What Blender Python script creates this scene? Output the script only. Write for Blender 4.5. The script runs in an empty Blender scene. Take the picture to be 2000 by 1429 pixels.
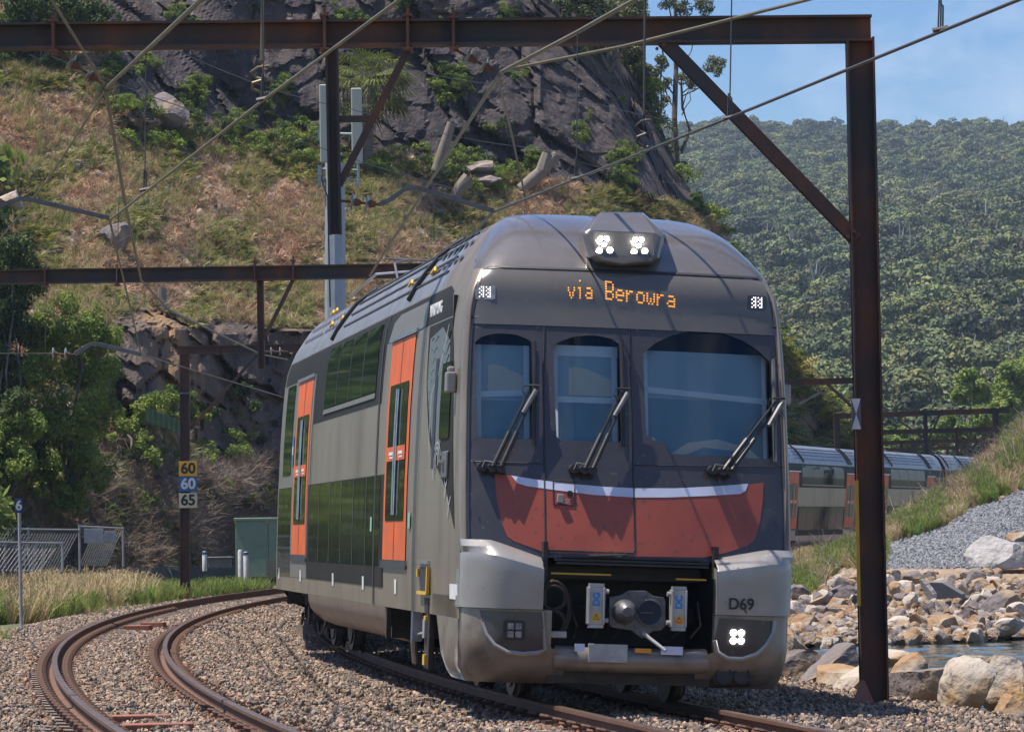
import bpy, bmesh, math, random
import numpy as np
from mathutils import Vector, Matrix, noise as mnoise
R = math.radians
sc = bpy.context.scene
col = sc.collection
random.seed(7)
rng = np.random.default_rng(7)

# ------------------------------------------------------------------ camera, sky, sun, exposure
CAM_H = 1.65
FPX = 7200.0                     # focal length in pixels of the 2000 px wide photograph
cam_d = bpy.data.cameras.new('camera'); cam = bpy.data.objects.new('camera', cam_d); col.objects.link(cam)
cam_d.lens = 36.0 * FPX / 2000.0; cam_d.sensor_width = 36.0
cam_d.clip_start = 0.5; cam_d.clip_end = 12000
ROLL = R(0.9); PITCH = math.atan((1028.0 - 714.5) * math.cos(ROLL) / FPX)
_f = Vector((0, math.cos(PITCH), math.sin(PITCH))); _r = Vector((1, 0, 0)); _u = _r.cross(_f)
CR = _r * math.cos(ROLL) - _u * math.sin(ROLL); CU = _u * math.cos(ROLL) + _r * math.sin(ROLL); CF = _f
cam.matrix_world = Matrix(((CR.x, CU.x, -CF.x, 0), (CR.y, CU.y, -CF.y, 0), (CR.z, CU.z, -CF.z, CAM_H), (0, 0, 0, 1)))
sc.camera = cam
sc.render.resolution_x = 1024; sc.render.resolution_y = 731
SUN_EL = R(70); SUN_DIR = Vector((-0.999, -0.03, 0)).normalized() * math.cos(SUN_EL) + Vector((0, 0, math.sin(SUN_EL)))
world = bpy.data.worlds.new('World'); sc.world = world; world.use_nodes = True
wn = world.node_tree.nodes; wl = world.node_tree.links
sky = wn.new('ShaderNodeTexSky'); sky.sky_type = 'NISHITA'; sky.sun_disc = False
sky.sun_elevation = SUN_EL; sky.sun_rotation = math.atan2(SUN_DIR.x, SUN_DIR.y)
sky.air_density = 1.0; sky.dust_density = 0.2; sky.ozone_density = 4.0
tc = wn.new('ShaderNodeTexCoord'); mp = wn.new('ShaderNodeMapping'); mp.inputs['Scale'].default_value = (9, 9, 16); mp.inputs['Location'].default_value = (0.7, 0.2, 0.4)
cn = wn.new('ShaderNodeTexNoise'); cn.inputs['Scale'].default_value = 1.6; cn.inputs['Detail'].default_value = 7; cn.inputs['Roughness'].default_value = 0.6
cr = wn.new('ShaderNodeValToRGB'); cr.color_ramp.elements[0].position = 0.46; cr.color_ramp.elements[0].color = (0, 0, 0, 1)
cr.color_ramp.elements[1].position = 0.80; cr.color_ramp.elements[1].color = (0.65, 0.65, 0.65, 1)
cm = wn.new('ShaderNodeMixRGB'); cm.inputs['Color2'].default_value = (7.0, 7.4, 8.2, 1)
bg = wn['Background']; bg.inputs['Strength'].default_value = 0.10
wl.new(tc.outputs['Generated'], mp.inputs['Vector']); wl.new(mp.outputs['Vector'], cn.inputs['Vector'])
wl.new(cn.outputs['Fac'], cr.inputs['Fac']); wl.new(cr.outputs['Color'], cm.inputs['Fac'])
hs = wn.new('ShaderNodeHueSaturation'); hs.inputs['Hue'].default_value = 0.512; hs.inputs['Saturation'].default_value = 1.35; hs.inputs['Value'].default_value = 0.86; wl.new(sky.outputs['Color'], hs.inputs['Color'])
wl.new(hs.outputs['Color'], cm.inputs['Color1']); wl.new(cm.outputs['Color'], bg.inputs['Color'])
sun_d = bpy.data.lights.new('sun', 'SUN'); sun = bpy.data.objects.new('sun', sun_d); col.objects.link(sun)
sun_d.energy = 5.0; sun_d.angle = R(0.5); sun_d.color = (1.0, 0.93, 0.84)
sun.rotation_euler = SUN_DIR.to_track_quat('Z', 'Y').to_euler(); sun.location = (-30, -20, 60)
sc.view_settings.view_transform = 'Standard'; sc.view_settings.look = 'None'
sc.view_settings.exposure = 0.58; sc.view_settings.gamma = 1.0
sc.cycles.use_denoising = True
sc.cycles.max_bounces = 6; sc.cycles.transparent_max_bounces = 12
sc.cycles.volume_bounces = 0; sc.cycles.caustics_reflective = False; sc.cycles.caustics_refractive = False

# ------------------------------------------------------------------ measuring helpers (sight lines of the photograph -> metres)
CAMP = Vector((0, 0, CAM_H))
def ray(px, py): return CF + CR * ((px - 1000) / FPX) - CU * ((py - 714.5) / FPX)
def at(px, py, D):
    d = ray(px, py); return CAMP + d * (D / d.y)
def onz(px, py, z):
    d = ray(px, py); return CAMP + d * ((z - CAM_H) / d.z)
# ------------------------------------------------------------------ materials
def _nodes(name):
    m = bpy.data.materials.new(name); m.use_nodes = True
    nt = m.node_tree; return m, nt, nt.nodes, nt.links, nt.nodes['Principled BSDF']
def mat(name, c, rough=0.6, metal=0.0, c2=None, scale=3.0, detail=5, lo=0.35, hi=0.65, bump=0.0, bscale=None, bdist=0.02,
        rand=0.0, emit=None, estr=0.0, coat=0.0, spec=None, stretch=None, c3=None, scale3=1.0, lo3=0.5, hi3=0.7, trans=0.0, translucent=0.0, randhue=0.0, ior=None):
    m, nt, N, L, P = _nodes(name)
    P.inputs['Roughness'].default_value = rough; P.inputs['Metallic'].default_value = metal
    P.inputs['Coat Weight'].default_value = coat; P.inputs['Coat Roughness'].default_value = 0.12
    if spec is not None: P.inputs['Specular IOR Level'].default_value = spec
    if ior: P.inputs['IOR'].default_value = ior
    P.inputs['Base Color'].default_value = (*c, 1)
    src = None
    if c2 is not None or bump or c3 is not None:
        t = N.new('ShaderNodeTexCoord'); mpn = N.new('ShaderNodeMapping')
        if stretch: mpn.inputs['Scale'].default_value = stretch
        L.new(t.outputs['Object'], mpn.inputs['Vector'])
    if c2 is not None:
        n = N.new('ShaderNodeTexNoise'); n.inputs['Scale'].default_value = scale; n.inputs['Detail'].default_value = detail
        n.inputs['Roughness'].default_value = 0.62; L.new(mpn.outputs['Vector'], n.inputs['Vector'])
        r = N.new('ShaderNodeMapRange'); r.inputs['From Min'].default_value = lo; r.inputs['From Max'].default_value = hi
        L.new(n.outputs['Fac'], r.inputs['Value'])
        mx = N.new('ShaderNodeMixRGB'); mx.inputs['Color1'].default_value = (*c, 1); mx.inputs['Color2'].default_value = (*c2, 1)
        L.new(r.outputs['Result'], mx.inputs['Fac']); src = mx.outputs['Color']
    if c3 is not None:
        n = N.new('ShaderNodeTexNoise'); n.inputs['Scale'].default_value = scale3; n.inputs['Detail'].default_value = 6
        L.new(mpn.outputs['Vector'], n.inputs['Vector'])
        r = N.new('ShaderNodeMapRange'); r.inputs['From Min'].default_value = lo3; r.inputs['From Max'].default_value = hi3
        L.new(n.outputs['Fac'], r.inputs['Value'])
        mx = N.new('ShaderNodeMixRGB'); mx.inputs['Color2'].default_value = (*c3, 1)
        if src: L.new(src, mx.inputs['Color1'])
        else: mx.inputs['Color1'].default_value = (*c, 1)
        L.new(r.outputs['Result'], mx.inputs['Fac']); src = mx.outputs['Color']
    if rand or randhue:
        oi = N.new('ShaderNodeObjectInfo'); h = N.new('ShaderNodeHueSaturation')
        mr = N.new('ShaderNodeMapRange'); mr.inputs['To Min'].default_value = 1 - rand; mr.inputs['To Max'].default_value = 1 + rand
        L.new(oi.outputs['Random'], mr.inputs['Value']); L.new(mr.outputs['Result'], h.inputs['Value'])
        if randhue:
            wn_ = N.new('ShaderNodeTexWhiteNoise'); wn_.noise_dimensions = '1D'; L.new(oi.outputs['Random'], wn_.inputs['W'])
            m2 = N.new('ShaderNodeMapRange'); m2.inputs['To Min'].default_value = 0.5 - randhue; m2.inputs['To Max'].default_value = 0.5 + randhue
            L.new(wn_.outputs['Value'], m2.inputs['Value']); L.new(m2.outputs['Result'], h.inputs['Hue'])
        if src: L.new(src, h.inputs['Color'])
        else: h.inputs['Color'].default_value = (*c, 1)
        src = h.outputs['Color']
    if src: L.new(src, P.inputs['Base Color'])
    if bump:
        n = N.new('ShaderNodeTexNoise'); n.inputs['Scale'].default_value = bscale or scale * 4; n.inputs['Detail'].default_value = 6
        L.new(mpn.outputs['Vector'], n.inputs['Vector'])
        b = N.new('ShaderNodeBump'); b.inputs['Strength'].default_value = bump; b.inputs['Distance'].default_value = bdist
        L.new(n.outputs['Fac'], b.inputs['Height']); L.new(b.outputs['Normal'], P.inputs['Normal'])
    if emit: P.inputs['Emission Color'].default_value = (*emit, 1); P.inputs['Emission Strength'].default_value = estr
    if translucent:
        tr = N.new('ShaderNodeBsdfTranslucent'); ms = N.new('ShaderNodeMixShader'); ms.inputs[0].default_value = translucent
        if src: L.new(src, tr.inputs['Color'])
        else: tr.inputs['Color'].default_value = (*c, 1)
        L.new(P.outputs[0], ms.inputs[1]); L.new(tr.outputs[0], ms.inputs[2]); L.new(ms.outputs[0], N['Material Output'].inputs['Surface'])
    return m
def glass_mat(name, tint, gloss=0.12):
    m, nt, N, L, P = _nodes(name); N.remove(P)
    t = N.new('ShaderNodeBsdfTransparent'); t.inputs['Color'].default_value = (*tint, 1)
    g = N.new('ShaderNodeBsdfGlossy'); g.inputs['Roughness'].default_value = 0.03
    fr = N.new('ShaderNodeFresnel'); fr.inputs['IOR'].default_value = 1.5
    ms = N.new('ShaderNodeMixShader'); L.new(fr.outputs[0], ms.inputs[0]); L.new(t.outputs[0], ms.inputs[1]); L.new(g.outputs[0], ms.inputs[2])
    L.new(ms.outputs[0], N['Material Output'].inputs['Surface']); return m

M = {}
M['silver'] = mat('train_paint', (0.275, 0.222, 0.172), 0.38, 0.3, c2=(0.235, 0.188, 0.145), scale=1.6, coat=0.25, c3=(0.13, 0.10, 0.075), scale3=1.6, lo3=0.50, hi3=0.85, stretch=(1, 1, .3))
M['dome'] = mat('dome_paint', (0.19, 0.17, 0.155), 0.28, 0.35, c2=(0.145, 0.13, 0.118), scale=1.6, coat=0.8, c3=(0.24, 0.19, 0.14), scale3=18, lo3=0.62, hi3=0.8)
M['bumper'] = mat('bumper_paint', (0.34, 0.325, 0.31), 0.35, 0.3, c2=(0.29, 0.27, 0.25), scale=2.5, coat=0.3, c3=(0.10, 0.09, 0.085), scale3=16, lo3=0.66, hi3=0.74)
M['cowl'] = mat('cowl_paint', (0.27, 0.235, 0.20), 0.4, 0.3, c2=(0.20, 0.165, 0.13), scale=2.0, coat=0.2, c3=(0.12, 0.09, 0.065), scale3=4, lo3=0.5, hi3=0.9)
M['mask'] = mat('windscreen_surround', (0.046, 0.041, 0.044), 0.22, 0.0, c2=(0.058, 0.052, 0.052), scale=2.0, coat=0.25, c3=(0.11, 0.095, 0.08), scale3=22, lo3=0.62, hi3=0.74)
M['ledglass'] = mat('display_glass', (0.105, 0.098, 0.092), 0.2, 0.0, c2=(0.125, 0.115, 0.10), scale=1.5, coat=0.4, c3=(0.16, 0.14, 0.08), scale3=16, lo3=0.62, hi3=0.8)
M['redpanel'] = mat('front_red_panel', (0.33, 0.068, 0.036), 0.4, 0.0, c2=(0.27, 0.055, 0.032), scale=1.5, coat=0.1, c3=(0.14, 0.05, 0.038), scale3=20, lo3=0.60, hi3=0.72)
M['lilac'] = mat('front_pale_band', (0.62, 0.66, 0.80), 0.35, coat=0.3, c2=(0.52, 0.55, 0.68), scale=3)
M['charcoal'] = mat('charcoal_paint', (0.028, 0.027, 0.026), 0.42, 0.0, c2=(0.036, 0.034, 0.032), scale=1.0, coat=0.0, ior=1.08)
M['ltgrey'] = mat('light_grey_panel', (0.20, 0.182, 0.16), 0.4, 0.2, coat=0.15, c2=(0.18, 0.162, 0.142), scale=2)
M['sideglass'] = mat('side_glass', (0.016, 0.030, 0.025), 0.05, 0.0, coat=0.0, ior=1.10, c2=(0.010, 0.020, 0.017), scale=0.8, bump=0.10, bscale=0.9, bdist=0.02, stretch=(1, 1, .35))
M['lowglass'] = mat('lower_side_glass', (0.030, 0.034, 0.024), 0.05, 0.0, coat=0.0, ior=1.13, c2=(0.018, 0.024, 0.018), scale=1.5, bump=0.14, bscale=1.1, bdist=0.02, stretch=(1, 1.6, .4))
M['orange'] = mat('door_orange', (0.74, 0.13, 0.018), 0.5, coat=0.0, spec=0.3, c2=(0.55, 0.11, 0.03), scale=3)
M['doorglass'] = mat('door_glass', (0.03, 0.035, 0.03), 0.05, coat=0.0, ior=1.2, c2=(0.015, 0.02, 0.016), scale=4, bump=0.12, bscale=1.5, bdist=0.02)
M['chrome'] = mat('brushed_metal', (0.55, 0.55, 0.56), 0.28, 0.9, c2=(0.4, 0.4, 0.4), scale=8)
M['black'] = mat('black_rubber', (0.014, 0.014, 0.015), 0.5, c2=(0.03, 0.028, 0.026), scale=12)
M['blackpl'] = mat('black_plastic', (0.014, 0.014, 0.016), 0.5, c2=(0.028, 0.027, 0.026), scale=9)
M['under'] = mat('underframe_grime', (0.030, 0.025, 0.021), 0.7, 0.2, c2=(0.06, 0.045, 0.033), scale=5, bump=0.3, bscale=20)
M['steelw'] = mat('wheel_steel', (0.09, 0.07, 0.055), 0.5, 0.5, c2=(0.05, 0.035, 0.028), scale=8)
M['tread'] = mat('polished_steel', (0.5, 0.47, 0.44), 0.25, 0.9)
M['coupler'] = mat('coupler_cast_steel', (0.16, 0.16, 0.17), 0.45, 0.5, c2=(0.09, 0.085, 0.085), scale=9, bump=0.2)
M['alu'] = mat('aluminium_box', (0.42, 0.41, 0.40), 0.45, 0.3, c2=(0.3, 0.29, 0.28), scale=6)
M['white'] = mat('white_marker', (0.75, 0.76, 0.74), 0.5, c2=(0.6, 0.6, 0.58), scale=5)
M['yellow'] = mat('yellow_paint', (0.72, 0.42, 0.03), 0.5, c2=(0.6, 0.35, 0.04), scale=6)
M['orangelabel'] = mat('orange_label', (0.75, 0.30, 0.03), 0.5)
M['mullion'] = mat('window_mullion', (0.085, 0.08, 0.07), 0.5)
M['noticegreen'] = mat('notice_green', (0.25, 0.45, 0.32), 0.5)
M['blueink'] = mat('blue_print', (0.02, 0.22, 0.55), 0.5)
M['roof'] = mat('roof_metal', (0.30, 0.31, 0.33), 0.35, 0.4, c2=(0.22, 0.22, 0.23), scale=1.5, c3=(0.12, 0.11, 0.10), scale3=2.0, lo3=0.55, hi3=0.9)
M['roofdark'] = mat('roof_grille', (0.05, 0.05, 0.055), 0.5, 0.3)
M['cabblue'] = mat('cab_wall_blue', (0.42, 0.58, 0.66), 0.7, c2=(0.37, 0.52, 0.60), scale=1.0)
M['cabbeige'] = mat('cab_panel_beige', (0.80, 0.76, 0.66), 0.8, c2=(0.70, 0.67, 0.60), scale=2)
M['cabblue2'] = mat('cab_lower_wall', (0.26, 0.42, 0.50), 0.7, c2=(0.22, 0.36, 0.44), scale=1.5)
M['cabframe'] = mat('blind_frame', (0.80, 0.92, 1.0), 0.5)
M['cabdark'] = mat('cab_interior_dark', (0.02, 0.03, 0.045), 0.8)
M['pane'] = glass_mat('windscreen_glass', (0.84, 0.90, 0.93))
M['lamp'] = mat('lit_lamp', (1, 1, 1), 0.4, emit=(1.0, 0.97, 0.86), estr=14)
M['lamplow'] = mat('lit_marker_lamp', (1, 1, 1), 0.4, emit=(0.92, 0.90, 1.0), estr=2.2)
M['led'] = mat('led_amber', (0.8, 0.3, 0.02), 0.5, emit=(1.0, 0.38, 0.05), estr=0.7)
M['lens'] = mat('unlit_lens', (0.25, 0.25, 0.26), 0.1, coat=1.0, c2=(0.1, 0.1, 0.1), scale=20)
M['art'] = mat('side_artwork_grey', (0.13, 0.15, 0.155), 0.35, coat=0.3, c2=(0.11, 0.13, 0.135), scale=3)
M['artline'] = mat('side_artwork_line', (0.36, 0.37, 0.37), 0.6)
M['rust'] = mat('gantry_steel', (0.095, 0.052, 0.038), 0.75, 0.1, c2=(0.19, 0.072, 0.035), scale=2.6, lo=0.45, hi=0.66, c3=(0.060, 0.050, 0.048), scale3=0.9, lo3=0.45, hi3=0.60, stretch=(1, 1, .6), bump=0.25, bscale=18, bdist=0.01)
M['rustred'] = mat('rust_red_steel', (0.13, 0.05, 0.03), 0.75, 0.1, c2=(0.20, 0.09, 0.055), scale=4, bump=0.2, bscale=20)
M['rustpink'] = mat('base_plate_steel', (0.30, 0.20, 0.17), 0.75, 0.1, c2=(0.36, 0.13, 0.10), scale=5)
M['wire'] = mat('wire_bronze', (0.22, 0.19, 0.12), 0.45, 0.4, c2=(0.15, 0.13, 0.09), scale=3)
M['wiredark'] = mat('wire_dark', (0.09, 0.085, 0.085), 0.5, 0.4)
M['insul'] = mat('insulator_glaze', (0.34, 0.31, 0.26), 0.2, coat=0.6, c2=(0.2, 0.15, 0.11), scale=14)
M['armgrey'] = mat('registration_arm', (0.16, 0.165, 0.17), 0.5, 0.3, c2=(0.11, 0.10, 0.10), scale=5)
M['concrete'] = mat('mast_galvanised', (0.36, 0.41, 0.45), 0.6, 0.1, c2=(0.30, 0.35, 0.39), scale=3, bump=0.05)
M['panelcream'] = mat('antenna_cream', (0.45, 0.44, 0.37), 0.6)
M['railtop'] = mat('rail_head', (0.34, 0.25, 0.20), 0.35, 0.8, c2=(0.22, 0.14, 0.10), scale=6)
M['railrust'] = mat('rail_rust', (0.115, 0.058, 0.036), 0.8, 0.1, c2=(0.17, 0.085, 0.05), scale=7, bump=0.2)
M['sleeper'] = mat('sleeper_concrete', (0.17, 0.125, 0.095), 0.9, c2=(0.24, 0.18, 0.14), scale=5, bump=0.3, bscale=30, rand=0.15)
M['clip'] = mat('rail_clip', (0.08, 0.045, 0.032), 0.8, c2=(0.13, 0.06, 0.035), scale=30)
M['timber'] = mat('red_timber', (0.33, 0.12, 0.07), 0.85, c2=(0.22, 0.10, 0.07), scale=8, bump=0.3)
M['stone'] = mat('ballast_stone', (0.325, 0.23, 0.16), 0.9, rand=0.55, randhue=0.015, bump=0.3, bscale=30, bdist=0.01)
M['stonegrey'] = mat('ballast_stone_grey', (0.175, 0.15, 0.13), 0.9, rand=0.5, bump=0.3, bscale=30, bdist=0.01)
M['stonerust'] = mat('ballast_stone_rusty', (0.24, 0.125, 0.075), 0.95, rand=0.5, randhue=0.02, bump=0.3, bscale=30, bdist=0.01)
M['gravel'] = mat('blue_metal_gravel', (0.20, 0.205, 0.215), 0.9, rand=0.5)
M['bed'] = mat('ballast_bed', (0.19, 0.145, 0.115), 0.95, c2=(0.11, 0.085, 0.07), scale=14, detail=8, lo=0.4, hi=0.6, bump=1.0, bscale=24, bdist=0.06)
M['dirt'] = mat('bank_soil', (0.34, 0.24, 0.17), 0.95, c2=(0.20, 0.16, 0.08), scale=0.7, detail=9, bump=1.0, bscale=3, bdist=0.25, c3=(0.38, 0.27, 0.20), scale3=2.2, lo3=0.5, hi3=0.7)
M['gravelbed'] = mat('gravel_heap', (0.22, 0.225, 0.235), 0.95, c2=(0.10, 0.105, 0.11), scale=7, detail=9, lo=0.4, hi=0.6, bump=1.0, bscale=9, bdist=0.08)
M['grass'] = mat('grass_green', (0.17, 0.22, 0.045), 0.7, rand=0.35, randhue=0.03, translucent=0.35)
M['drygrass'] = mat('dry_grass', (0.42, 0.33, 0.18), 0.8, rand=0.35, randhue=0.02, translucent=0.3)
M['fern'] = mat('fern_green', (0.26, 0.26, 0.055), 0.6, rand=0.45, randhue=0.045, translucent=0.35)
M['ferndark'] = mat('fern_dark', (0.055, 0.085, 0.022), 0.6, rand=0.4, randhue=0.02, translucent=0.3)
M['litter'] = mat('dead_bracken', (0.46, 0.29, 0.18), 0.9, rand=0.45, randhue=0.02)
M['twig'] = mat('grey_twig', (0.29, 0.225, 0.175), 0.9, rand=0.3)
M['log'] = mat('bleached_log', (0.25, 0.215, 0.18), 0.85, c2=(0.18, 0.15, 0.13), scale=6, stretch=(4, 4, .6), bump=0.5, bscale=20)
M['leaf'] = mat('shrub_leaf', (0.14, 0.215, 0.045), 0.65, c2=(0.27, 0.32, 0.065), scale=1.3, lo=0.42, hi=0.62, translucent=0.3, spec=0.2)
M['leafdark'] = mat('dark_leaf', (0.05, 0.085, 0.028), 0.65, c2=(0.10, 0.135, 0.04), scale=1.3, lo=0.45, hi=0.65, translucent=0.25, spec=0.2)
M['gumleaf'] = mat('gum_leaf', (0.11, 0.135, 0.06), 0.65, c2=(0.18, 0.19, 0.07), scale=1.0, translucent=0.3)
M['palebark'] = mat('pale_gum_bark', (0.30, 0.28, 0.25), 0.8)
M['gumbark'] = mat('gum_bark', (0.17, 0.14, 0.12), 0.85, c2=(0.10, 0.08, 0.07), scale=3)
M['forest'] = mat('forest_canopy', (0.145, 0.158, 0.042), 0.7, rand=0.65, randhue=0.03, c2=(0.06, 0.085, 0.03), scale=0.9)
def forest_variation(m):
    nt = m.node_tree; N = nt.nodes; L = nt.links; P = N['Principled BSDF']; old = P.inputs['Base Color'].links[0].from_socket
    g = N.new('ShaderNodeNewGeometry'); n = N.new('ShaderNodeTexNoise'); n.inputs['Scale'].default_value = 0.011; n.inputs['Detail'].default_value = 5; n.inputs['Roughness'].default_value = .7
    L.new(g.outputs['Position'], n.inputs['Vector']); r = N.new('ShaderNodeValToRGB'); e = r.color_ramp.elements
    e[0].position = .38; e[0].color = (.45, .60, .62, 1); e[1].position = .62; e[1].color = (1.35, 1.22, .95, 1); L.new(n.outputs['Fac'], r.inputs['Fac'])
    x = N.new('ShaderNodeMixRGB'); x.blend_type = 'MULTIPLY'; x.inputs['Fac'].default_value = 1.0; L.new(old, x.inputs['Color1']); L.new(r.outputs['Color'], x.inputs['Color2']); L.new(x.outputs['Color'], P.inputs['Base Color'])
forest_variation(M['forest'])
M['forestfloor'] = mat('forest_floor', (0.035, 0.045, 0.02), 0.9, c2=(0.05, 0.05, 0.03), scale=0.01)
M['plain'] = mat('low_ground', (0.10, 0.10, 0.05), 0.9, c2=(0.07, 0.08, 0.035), scale=0.1)
M['sand'] = mat('sandstone_tan', (0.34, 0.22, 0.12), 0.9, c2=(0.24, 0.13, 0.065), scale=1.8, lo=0.4, hi=0.62, bump=0.9, bscale=7, bdist=0.07, c3=(0.36, 0.30, 0.23), scale3=1.1, lo3=0.5, hi3=0.6)
M['sandpale'] = mat('sandstone_pale', (0.46, 0.40, 0.33), 0.9, c2=(0.34, 0.29, 0.25), scale=1.5, lo=0.4, hi=0.65, bump=0.9, bscale=7, bdist=0.07, c3=(0.40, 0.26, 0.13), scale3=0.9, lo3=0.55, hi3=0.65)
M['sandgrey'] = mat('sandstone_grey', (0.20, 0.17, 0.165), 0.9, c2=(0.13, 0.11, 0.11), scale=1.6, lo=0.4, hi=0.62, bump=0.9, bscale=7, bdist=0.07, c3=(0.36, 0.26, 0.16), scale3=1.0, lo3=0.56, hi3=0.66)
M['boxgreen'] = mat('cabinet_green', (0.24, 0.33, 0.245), 0.5, c2=(0.21, 0.29, 0.21), scale=3)
M['signgrey'] = mat('galvanised_post', (0.42, 0.43, 0.45), 0.5, 0.2, c2=(0.34, 0.34, 0.35), scale=6)
M['signyellow'] = mat('sign_yellow', (0.78, 0.42, 0.03), 0.5)
M['signblue'] = mat('sign_blue', (0.03, 0.13, 0.30), 0.5)
M['signnavy'] = mat('sign_navy', (0.02, 0.025, 0.16), 0.5)
M['signcream'] = mat('sign_cream', (0.66, 0.58, 0.38), 0.5)
M['ink'] = mat('sign_black_ink', (0.02, 0.02, 0.02), 0.6)
M['paint'] = mat('white_paint', (0.72, 0.72, 0.70), 0.5, c2=(0.55, 0.53, 0.49), scale=5)
M['corr'] = mat('corrugated_green', (0.012, 0.04, 0.028), 0.45, c2=(0.03, 0.06, 0.045), scale=3)
M['conc'] = mat('grey_concrete', (0.19, 0.19, 0.185), 0.85, c2=(0.13, 0.13, 0.125), scale=3, bump=0.3)

def rockmat(name, c, c2, c3, c4):
    m, nt, N, L, P = _nodes(name); P.inputs['Roughness'].default_value = 0.9
    t = N.new('ShaderNodeTexCoord'); mp1 = N.new('ShaderNodeMapping'); mp1.inputs['Scale'].default_value = (1, 1, 0.35); mp1.inputs['Rotation'].default_value = (0.2, 0.5, 0.3)
    L.new(t.outputs['Object'], mp1.inputs['Vector'])
    def nz(s, d, src=mp1.outputs['Vector']):
        n = N.new('ShaderNodeTexNoise'); n.inputs['Scale'].default_value = s; n.inputs['Detail'].default_value = d; n.inputs['Roughness'].default_value = 0.65
        L.new(src, n.inputs['Vector']); return n.outputs['Fac']
    def ramp(f, a, b):
        r = N.new('ShaderNodeMapRange'); r.inputs['From Min'].default_value = a; r.inputs['From Max'].default_value = b; L.new(f, r.inputs['Value']); return r.outputs['Result']
    def mixc(f, a, b):
        x = N.new('ShaderNodeMixRGB'); L.new(f, x.inputs['Fac'])
        for k, v in (('Color1', a), ('Color2', b)):
            if isinstance(v, tuple): x.inputs[k].default_value = (*v, 1)
            else: L.new(v, x.inputs[k])
        return x.outputs['Color']
    o = mixc(ramp(nz(0.28, 8), 0.4, 0.6), c, c2)
    o = mixc(ramp(nz(0.12, 7, t.outputs['Object']), 0.52, 0.66), o, c3)
    o = mixc(ramp(nz(1.9, 9, t.outputs['Object']), 0.60, 0.68), o, c4)
    L.new(o, P.inputs['Base Color'])
    b = N.new('ShaderNodeBump'); b.inputs['Strength'].default_value = 0.8; b.inputs['Distance'].default_value = 0.25
    L.new(nz(1.8, 10), b.inputs['Height'])
    b2 = N.new('ShaderNodeBump'); b2.inputs['Strength'].default_value = 0.8; b2.inputs['Distance'].default_value = 0.12
    L.new(nz(6, 6), b2.inputs['Height']); L.new(b.outputs['Normal'], b2.inputs['Normal']); L.new(b2.outputs['Normal'], P.inputs['Normal'])
    return m
M['cliff'] = rockmat('cliff_rock', (0.080, 0.060, 0.058), (0.046, 0.036, 0.037), (0.14, 0.085, 0.06), (0.20, 0.185, 0.185))
M['cutrock'] = rockmat('cutting_rock', (0.15, 0.105, 0.078), (0.085, 0.062, 0.05), (0.30, 0.18, 0.085), (0.26, 0.225, 0.20))
def water_mat():
    m, nt, N, L, P = _nodes('creek_water'); P.inputs['Base Color'].default_value = (0.03, 0.032, 0.02, 1)
    P.inputs['Roughness'].default_value = 0.06; P.inputs['Specular IOR Level'].default_value = 0.6
    t = N.new('ShaderNodeTexCoord'); mpn = N.new('ShaderNodeMapping'); mpn.inputs['Scale'].default_value = (1, 1, 1)
    L.new(t.outputs['Object'], mpn.inputs['Vector'])
    n = N.new('ShaderNodeTexNoise'); n.inputs['Scale'].default_value = 1.6; n.inputs['Detail'].default_value = 5; L.new(mpn.outputs[0], n.inputs['Vector'])
    b = N.new('ShaderNodeBump'); b.inputs['Strength'].default_value = 0.5; b.inputs['Distance'].default_value = 0.05
    L.new(n.outputs['Fac'], b.inputs['Height']); L.new(b.outputs['Normal'], P.inputs['Normal']); return m
M['water'] = water_mat()

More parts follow.
